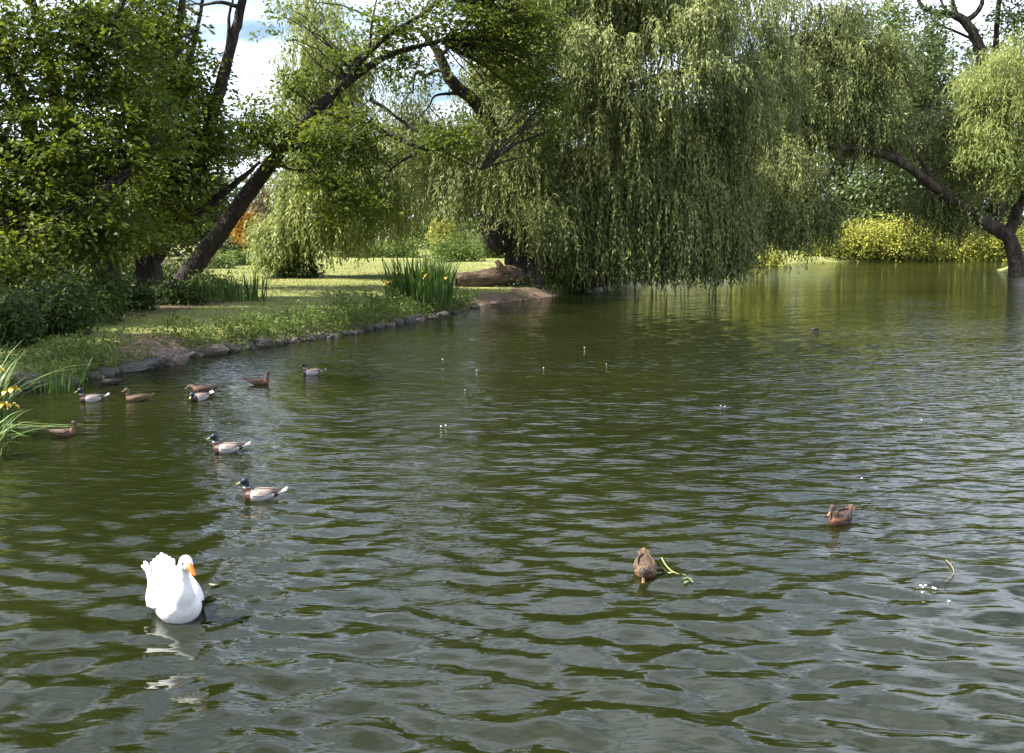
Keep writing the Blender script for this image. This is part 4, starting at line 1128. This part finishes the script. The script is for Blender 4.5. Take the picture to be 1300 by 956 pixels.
BODY = [(-.245, .088, .010, .008), (-.215, .078, .042, .022), (-.16, .062, .072, .046), (-.08, .048, .094, .066), (.0, .04, .102, .077), (.07, .04, .1, .08), (.13, .046, .085, .074), (.175, .056, .058, .054), (.198, .064, .022, .022)]
def make_duck(kind, neck=None, head=None, yaw=0.0, pitch=-0.12):
    """mesh set of one duck facing +X, waterline at z = 0. neck: (x, y, z) points, yaw: head turn to its left"""
    neck = neck or [(.115, 0, .06), (.158, 0, .115), (.16, 0, .165), (.166, 0, .205)]
    head = np.array(head if head is not None else (.178, 0, .216))
    hd = np.array([math.cos(yaw) * math.cos(pitch), math.sin(yaw) * math.cos(pitch), math.sin(pitch)])
    side = unit(np.cross([0, 0, 1], hd)); upv = np.cross(hd, side)
    bm = bmesh.new()
    loft_rings(bm, [((x, 0, z), (0, w, 0), (0, 0, h)) for x, z, w, h in BODY], 18)
    chain(bm, neck, [.062, .046, .038, .036])
    st = []
    for f, w, h, dz in ((-.05, .008, .008, 0), (-.042, .026, .028, 0), (-.02, .039, .043, .002), (.004, .042, .047, .003), (.026, .036, .039, 0), (.045, .024, .025, -.005), (.055, .016, .015, -.009)):
        st.append((head + hd * f + upv * dz, side * w, upv * h))
    loft_rings(bm, st, 14)
    body = fused(bm, 0.0085, 5)
    co = mesh_co(body); n = len(co)
    NP = catmull(np.array(neck + [tuple(head)], float), 8)
    tt = np.linspace(0, 1, len(NP))
    dd = np.linalg.norm(co[:, None] - NP[None], axis=2)
    j = dd.argmin(1); tn = tt[j]
    near_head = (dd.min(1) < 0.062)
    local_h = (co - head) @ np.stack([hd, side, upv], 1)
    if kind == 'drake':
        col = np.tile(np.array([.38, .35, .33]), (n, 1))
        back = (co[:, 2] > .098); col[back] = (.30, .24, .20)
        col[(co[:, 0] < -.165)] = (.03, .03, .03)
        col[(co[:, 0] < -.205) & (co[:, 2] > .075)] = (.6, .58, .55)
        col[(co[:, 0] > .105)] = (.065, .028, .02)
        col[near_head & (tn > .40)] = (.55, .52, .5)
        col[near_head & (tn > .46)] = (.006, .022, .02)
        col[near_head & (tn > .78)] = (.006, .011, .028)
    else:
        base = {'hen': (.17, .105, .06), 'brown': (.11, .058, .036), 'dark': (.06, .042, .03)}[kind]
        col = np.tile(np.array(base), (n, 1)) * (0.75 + 0.5 * rng.random((n, 1)))
        col[(co[:, 2] > .1)] *= 0.72
        col[(co[:, 0] > .13) & (co[:, 2] < .1)] = np.array(base) * [1.35, 1.1, .9]
        hmask = near_head & (tn > .45)
        col[hmask] = np.array([.20, .14, .09]) * (0.8 + .4 * rng.random((hmask.sum(), 1)))
        col[hmask & (tn > .75) & (local_h[:, 2] > .018)] = (.05, .032, .022)
        col[hmask & (tn > .75) & (np.abs(local_h[:, 2] - .006) < .006) & (local_h[:, 0] > -.02)] = (.06, .04, .025)
    set_col(body, col)
    parts = [('body', body, 'drake' if kind == 'drake' else 'hen')]
    # bill
    bm = bmesh.new()
    b0_ = head + hd * .045 - upv * .008
    st = [(b0_ + hd * f + upv * dz, side * w, upv * h) for f, dz, w, h in ((0, 0, .014, .014), (.014, -.002, .013, .010), (.03, -.006, .0135, .0065), (.045, -.008, .015, .005), (.056, -.0095, .011, .004), (.06, -.0105, .005, .0025))]
    loft_rings(bm, st, 10)
    bmesh.ops.recalc_face_normals(bm, faces=bm.faces)
    me = bpy.data.meshes.new('bill'); bm.to_mesh(me); bm.free()
    for p in me.polygons: p.use_smooth = True
    parts.append(('bill', me, 'bill_y' if kind == 'drake' else 'bill_h'))
    for sg in (-1, 1):
        bm = bmesh.new(); bmesh.ops.create_icosphere(bm, subdivisions=2, radius=.0062)
        me = bpy.data.meshes.new('eye'); bm.to_mesh(me); bm.free()
        me.transform(Matrix.Translation(Vector(head + hd * .018 + side * sg * .0365 + upv * .009)))
        parts.append(('eye', me, 'eye'))
        # folded wing: shallow shield along the flank, tip crossing over the rump
        bm = bmesh.new()
        st = []
        for x, y, z, w, h in ((.105, .07, .085, .008, .012), (.07, .083, .088, .014, .03), (.0, .088, .09, .016, .036), (-.08, .076, .096, .015, .031), (-.15, .05, .104, .012, .02), (-.21, .026, .108, .008, .011), (-.245, .015, .112, .003, .004)):
            st.append(((x, sg * y, z), (0, sg * w, -w * .3), (0, -sg * h * .45, h)))
        loft_rings(bm, st, 12)
        bmesh.ops.recalc_face_normals(bm, faces=bm.faces)
        me = bpy.data.meshes.new('wing'); bm.to_mesh(me); bm.free()
        for p in me.polygons: p.use_smooth = True
        wc = mesh_co(me)
        if kind == 'drake':
            c = np.tile(np.array([.24, .18, .15]), (len(wc), 1)); c[wc[:, 2] < .085] = (.40, .37, .34)
            c[wc[:, 0] < -.09] = (.06, .045, .04)
        else:
            c = np.tile(np.array(base) * .85, (len(wc), 1)); c[wc[:, 0] < -.12] = np.array(base) * .5
        set_col(me, c)
        parts.append(('wing', me, 'drake' if kind == 'drake' else 'hen'))
    # tail fan
    V, Q = [], []
    for k in range(7):
        a = (k - 3) * .15
        c0 = np.array([-.215, math.sin(a) * .05, .092]); c1 = np.array([-.215 - .105 * math.cos(a), -math.sin(a) * -.12, .112 + .01 * (3 - abs(k - 3))])
        w = .014
        b_ = len(V)
        V += [c0 + [0, -w * .6, 0], c0 + [0, w * .6, 0], c1 + [.02, w, .003], c1, c1 + [.02, -w, .003]]
        V += [v - np.array([0, 0, .006]) for v in V[b_:b_ + 5]]
        Q += [[b_, b_ + 1, b_ + 2, b_ + 4], [b_ + 5, b_ + 9, b_ + 7, b_ + 6], [b_ + 2, b_ + 3, b_ + 4, b_ + 2]][:2]
    T_ = []
    for k in range(7):
        b_ = k * 10
        T_ += [[b_ + 2, b_ + 3, b_ + 4], [b_ + 7, b_ + 9, b_ + 8]]
    me = new_mesh('tail', V, Q, T_, False)
    set_col(me, np.tile(np.array((.66, .62, .58) if kind == 'drake' else tuple(np.array(base) * .9)), (len(V), 1)))
    parts.append(('tail', me, 'drake' if kind == 'drake' else 'hen'))
    return parts
def place_bird(parts, name, label, px, py, heading, scale=1.0, group=None, cat='duck', sink=0.0):
    """heading in degrees: 0 swims to picture right, 90 away, 180 left, 270 to the camera"""
    p = gnd(px, py)
    root = empty(name, (p[0], p[1], -sink), label, cat, group, R(heading))
    root.scale = (scale,) * 3
    for nme, me, mk in parts:
        if not me.materials: me.materials.append(M[mk])
        o = bpy.data.objects.new(nme, me); C.objects.link(o); o.parent = root
    return root
drake = make_duck('drake')
hen = make_duck('hen')
brown = make_duck('brown')
hen_sip = make_duck('hen', [(.115, 0, .06), (.165, 0, .085), (.195, -.012, .09), (.212, -.02, .085)], (.222, -.025, .08), -.1, -.75)
dark_low = make_duck('dark', [(.115, 0, .06), (.15, 0, .10), (.162, 0, .13), (.172, 0, .155)], (.186, 0, .166))
hen_tuck = make_duck('brown', [(.115, 0, .06), (.14, -.005, .115), (.132, -.012, .155), (.13, -.02, .175)], (.138, -.03, .185), -.35, -.5)
drake_turn = make_duck('drake', [(.115, 0, .06), (.15, .01, .09), (.165, .02, .11), (.175, .03, .12)], (.185, .035, .125), .3, -.5)
brown_reach = make_duck('brown', [(.115, 0, .06), (.17, 0, .085), (.21, 0, .095), (.235, 0, .1)], (.25, 0, .1), 0, -.25)
GR = 'mallards swimming on the pond'
place_bird(drake, 'mallard_drake', 'dark headed drake swimming left, the one nearest the white goose', 331, 634, 183, .80, GR)
place_bird(drake, 'mallard_drake', 'dark headed drake swimming left, second nearest above the white goose', 289, 574, 185, .82, GR)
place_bird(drake, 'mallard_drake', 'pale bodied drake with upright neck nearest the left bank stones', 116, 510, 205, .80, GR)
place_bird(hen, 'mallard_hen', 'brown hen between the pale drake and the close pair', 174, 509, 195, .76, GR)
place_bird(drake_turn, 'mallard_drake', 'drake with lowered head in front of a brown duck', 253, 508, 235, .80, GR)
place_bird(brown_reach, 'brown_duck', 'reddish brown duck with stretched neck right behind the lowered drake', 259, 498, 180, .85, GR)
place_bird(hen, 'mallard_hen', 'tan hen swimming right beside the pale bank stones', 329, 488, 2, .80, GR)
place_bird(drake, 'mallard_drake', 'dark headed duck farthest right of the group near the bank', 396, 476, 172, .78, GR)
place_bird(hen, 'mallard_hen', 'lone brown hen swimming right beside the left irises', 81, 553, 12, .70, GR)
place_bird(dark_low, 'brown_duck', 'dark duck with low head in the shade of the bank', 141, 488, 186, .75, GR)
place_bird(hen_sip, 'mallard_hen', 'mottled hen facing the camera with her bill in the water', 819, 728, 266, .82, GR)
place_bird(hen_tuck, 'brown_duck', 'reddish brown duck alone at right with head tucked down', 1067, 665, 232, .82, GR)
place_bird(dark_low, 'distant_duck', 'tiny distant duck far out before the willow curtain', 1034, 418, 180, .5, GR, sink=.02)

# white goose
def make_goose():
    bm = bmesh.new()
    B = [(-.40, .25, .02, .02), (-.36, .225, .07, .04), (-.28, .18, .12, .075), (-.18, .13, .15, .115), (-.05, .09, .165, .14), (.08, .075, .168, .145), (.19, .07, .152, .135), (.26, .085, .118, .11), (.305, .11, .065, .065), (.32, .12, .02, .02)]
    loft_rings(bm, [((x, 0, z), (0, w, 0), (0, 0, h)) for x, z, w, h in B], 24)
    chain(bm, [(.19, 0, .10), (.265, 0, .20), (.272, .0, .30), (.268, .005, .385), (.28, .014, .425)], [.12, .082, .055, .044, .041], 16)
    head = np.array([.297, .022, .435]); yaw, pitch = .22, -.22
    hd = np.array([math.cos(yaw) * math.cos(pitch), math.sin(yaw) * math.cos(pitch), math.sin(pitch)])
    side = unit(np.cross([0, 0, 1], hd)); upv = np.cross(hd, side)
    st = [(head + hd * f + upv * dz, side * w, upv * h) for f, w, h, dz in ((-.06, .012, .012, 0), (-.05, .033, .034, 0), (-.022, .046, .05, .002), (.01, .047, .051, .002), (.04, .039, .042, -.003), (.062, .029, .031, -.01), (.07, .022, .022, -.012))]
    loft_rings(bm, st, 16)
    body = fused(bm, 0.011, 7)
    set_col(body, np.tile(np.array([.70, .69, .67]), (len(body.vertices), 1)))
    parts = [('body', body, 'white')]
    bm = bmesh.new()
    b0_ = head + hd * .058 - upv * .010
    st = [(b0_ + hd * f + upv * dz, side * w, upv * h) for f, dz, w, h in ((0, .004, .026, .030), (.02, 0, .024, .026), (.045, -.008, .020, .018), (.07, -.015, .017, .012), (.088, -.02, .012, .008), (.094, -.022, .005, .004))]
    loft_rings(bm, st, 14)
    bmesh.ops.recalc_face_normals(bm, faces=bm.faces)
    me = bpy.data.meshes.new('bill'); bm.to_mesh(me); bm.free()
    for p in me.polygons: p.use_smooth = True
    parts.append(('bill', me, 'bill_o'))
    for sg in (-1, 1):
        bm = bmesh.new(); bmesh.ops.create_icosphere(bm, subdivisions=2, radius=.0085)
        me = bpy.data.meshes.new('eye'); bm.to_mesh(me); bm.free()
        me.transform(Matrix.Translation(Vector(head + hd * .026 + side * sg * .0405 + upv * .014)))
        parts.append(('eye', me, 'eye'))
        bm = bmesh.new()
        st = []
        for x, y, z, w, h in ((.17, .12, .12, .012, .02), (.11, .150, .13, .024, .06), (0, .162, .14, .028, .085), (-.12, .148, .155, .026, .08), (-.2, .125, .19, .022, .058), (-.26, .122, .235, .016, .036), (-.30, .14, .25, .010, .022), (-.33, .172, .268, .003, .006)):
            st.append(((x, sg * y, z), (0, sg * w, -w * .3), (0, -sg * h * .4, h)))
        loft_rings(bm, st, 14)
        for fi in range(9):     # long feathers laid over each other towards the tip
            f = fi / 8
            A0 = np.array([.10 - .30 * f, sg * (.176 - .045 * f), .10 + .14 * f]); B0 = A0 + np.array([-.17 + .03 * f, sg * (-.012 + .035 * f * f), .02 + .035 * f])
            loft_rings(bm, [(A0 + (B0 - A0) * t, (0, sg * .004 * w_, .001), (0.004, -sg * .010 * w_, .026 * w_)) for t, w_ in ((0, .3), (.25, .9), (.6, 1), (.85, .7), (1, .1))], 8)
        bmesh.ops.recalc_face_normals(bm, faces=bm.faces)
        me = bpy.data.meshes.new('wing'); bm.to_mesh(me); bm.free()
        for p in me.polygons: p.use_smooth = True
        set_col(me, np.tile(np.array([.70, .69, .68]), (len(me.vertices), 1)))
        parts.append(('wing', me, 'white'))
    bm = bmesh.new()
    for fi in range(7):
        a_ = (fi - 3) * .2
        A0 = np.array([-.33, math.sin(a_) * .07, .225 - .01 * abs(fi - 3)]); B0 = A0 + np.array([-.13 * math.cos(a_), math.sin(a_) * .075, .085 - .008 * abs(fi - 3)])
        loft_rings(bm, [(A0 + (B0 - A0) * t, (0, .026 * w_, 0), (.004, 0, .010 * w_)) for t, w_ in ((0, .6), (.3, 1), (.7, .95), (.9, .6), (1, .1))], 10)
    bmesh.ops.recalc_face_normals(bm, faces=bm.faces)
    me = bpy.data.meshes.new('tail'); bm.to_mesh(me); bm.free()
    for p in me.polygons: p.use_smooth = True
    set_col(me, np.tile(np.array([.70, .69, .68]), (len(me.vertices), 1)))
    parts.append(('tail', me, 'white'))
    return parts
place_bird(make_goose(), 'white_goose', 'white goose with an orange bill swimming towards the camera', 223, 774, 299, .90, None, 'goose')

# ------------------------------------------------------------------ floating bits
M['twig'] = plain('pale_twig', (0.24, 0.23, 0.08), 0.6)
M['twig_b'] = plain('dry_stem', (0.22, 0.17, 0.085), 0.6)
M['petal_w'] = plain('white_petal', (0.8, 0.78, 0.75), 0.6)
def float_tube(name, label, pts, rad, mat, zs=None):
    P = np.array([gnd(px, py, 0.012) for px, py in pts])
    if zs is not None: P[:, 2] += zs
    o = P[0].copy()
    b = Buf().tube(catmull(P - o, 5), np.linspace(rad, rad * .5, (len(P) - 1) * 5 + 1), 6, 0.1)
    return tag(add_obj(name, b.mesh(name), mat, None, loc=o), label, 'twig')
tw = float_tube('floating_twig', 'pale leafy twig floating beside the drinking hen', [(840, 708), (845, 717), (853, 725), (866, 731), (874, 735), (880, 739)], .006, M['twig'])
P = np.array([gnd(px, py, .02) for px, py in ((872, 731), (876, 733), (879, 737), (874, 737), (856, 726))])
for k in range(5):
    add_obj('leaf', leaf_mesh('leaf', (P - np.array(tw.location))[k:k + 1], rng.normal(size=(1, 3)) * [1, 1, .1], np.array([[0, 0, 1.0]]) + rng.normal(size=(1, 3)) * .2, .07, .03, rng.random(1)), M['iris_pale'], tw, loc=(0, 0, 0))
float_tube('floating_twig', 'thin curved dry twig floating near the right edge', [(1201, 711), (1207, 717), (1211, 725), (1208, 732), (1200, 738)], .0045, M['twig_b'])
def petal(px, py, s, name='floating_petal', label='small white petal drifting on the pond', grp='white specks on the water', wide=1.0):
    p = gnd(px, py, 0.014)
    V = []
    for k in range(8):
        a = k * math.pi / 4
        V.append((math.cos(a) * s * wide, math.sin(a) * s * .7, .006 * math.cos(2 * a)))
    V.append((0, 0, .004)); V.append((0, 0, -.012))
    T_ = [[k, (k + 1) % 8, 8] for k in range(8)] + [[(k + 1) % 8, k, 9] for k in range(8)]
    o = add_obj(name, new_mesh(name, V, None, T_), M['petal_w'], None, loc=p)
    o.rotation_euler = (random.gauss(0, .1), random.gauss(0, .1), random.uniform(0, 6))
    return tag(o, label, 'petal', grp)
SPECKS = [(1169, 743, 'leftmost petal of the white cluster below the curved twig'), (1172, 745, 'petal in the middle of the white cluster below the curved twig'), (1175, 743, 'petal beside the gap in the cluster below the curved twig'),
    (1185, 746, 'left petal of the small pair right of the white cluster'), (1188, 747, 'right petal of the small pair right of the white cluster'), (1171, 752, 'single petal just below the white cluster near the curved twig'), (1205, 763, 'lone white speck straight below the curved dry twig'),
    (742, 441, 'white speck far out, straight below the left part of the willow curtain'), (560, 541, 'left white speck of a close pair right of the two big drakes'), (566, 540, 'right white speck of a close pair right of the two big drakes'), (590, 495, 'white speck above the close pair in mid pond'),
    (770, 462, 'white speck in mid pond below the middle of the willow curtain'), (915, 515, 'left white speck of the pair in open water at right of centre'), (920, 516, 'right white speck of the pair in open water at right of centre'), (1170, 533, 'lone white speck in open water towards the right edge'),
    (690, 467, 'white speck straight below the roots of the big willow'), (562, 456, 'white speck in the water below the tall iris clump'), (605, 470, 'white speck below and right of the tall iris clump'), (1094, 607, 'white speck just above the brown duck at right'), (878, 688, 'white speck above the pale leafy twig')]
for px, py, lb in SPECKS:
    petal(px, py, 0.009 + 0.00002 * max(0, 700 - py) + 0.003 * random.random(), label=lb)
p_ = petal(272, 742, .03, 'floating_leaf', 'dull pinkish leaf floating just right of the white goose', None, 1.3)
p_['category'] = 'leaf'; p_.data.materials[0] = M['twig_b']
# pale leaves lying on the water below the left irises
gl_ = gnd(45, 541, .01)
fl = empty('floating_leaves', gl_, 'pale reed leaves lying flat on the water behind the lone hen', 'leaves')
for k in range(16):
    V, f = blade(None, (1, 0), random.uniform(.5, 1.1), .03, .02, 4)
    V = np.array(V)[:, [2, 1, 0]]; V[:, 2] = .012 + V[:, 2] * .2
    o = add_obj('leaf', new_mesh('leaf', V, f, None, True, [random.random()] * len(f)), M['iris_pale'], fl, loc=(random.uniform(-.7, -.1), random.gauss(0, .14), 0))
    o.rotation_euler = (0, 0, random.gauss(0, .18))
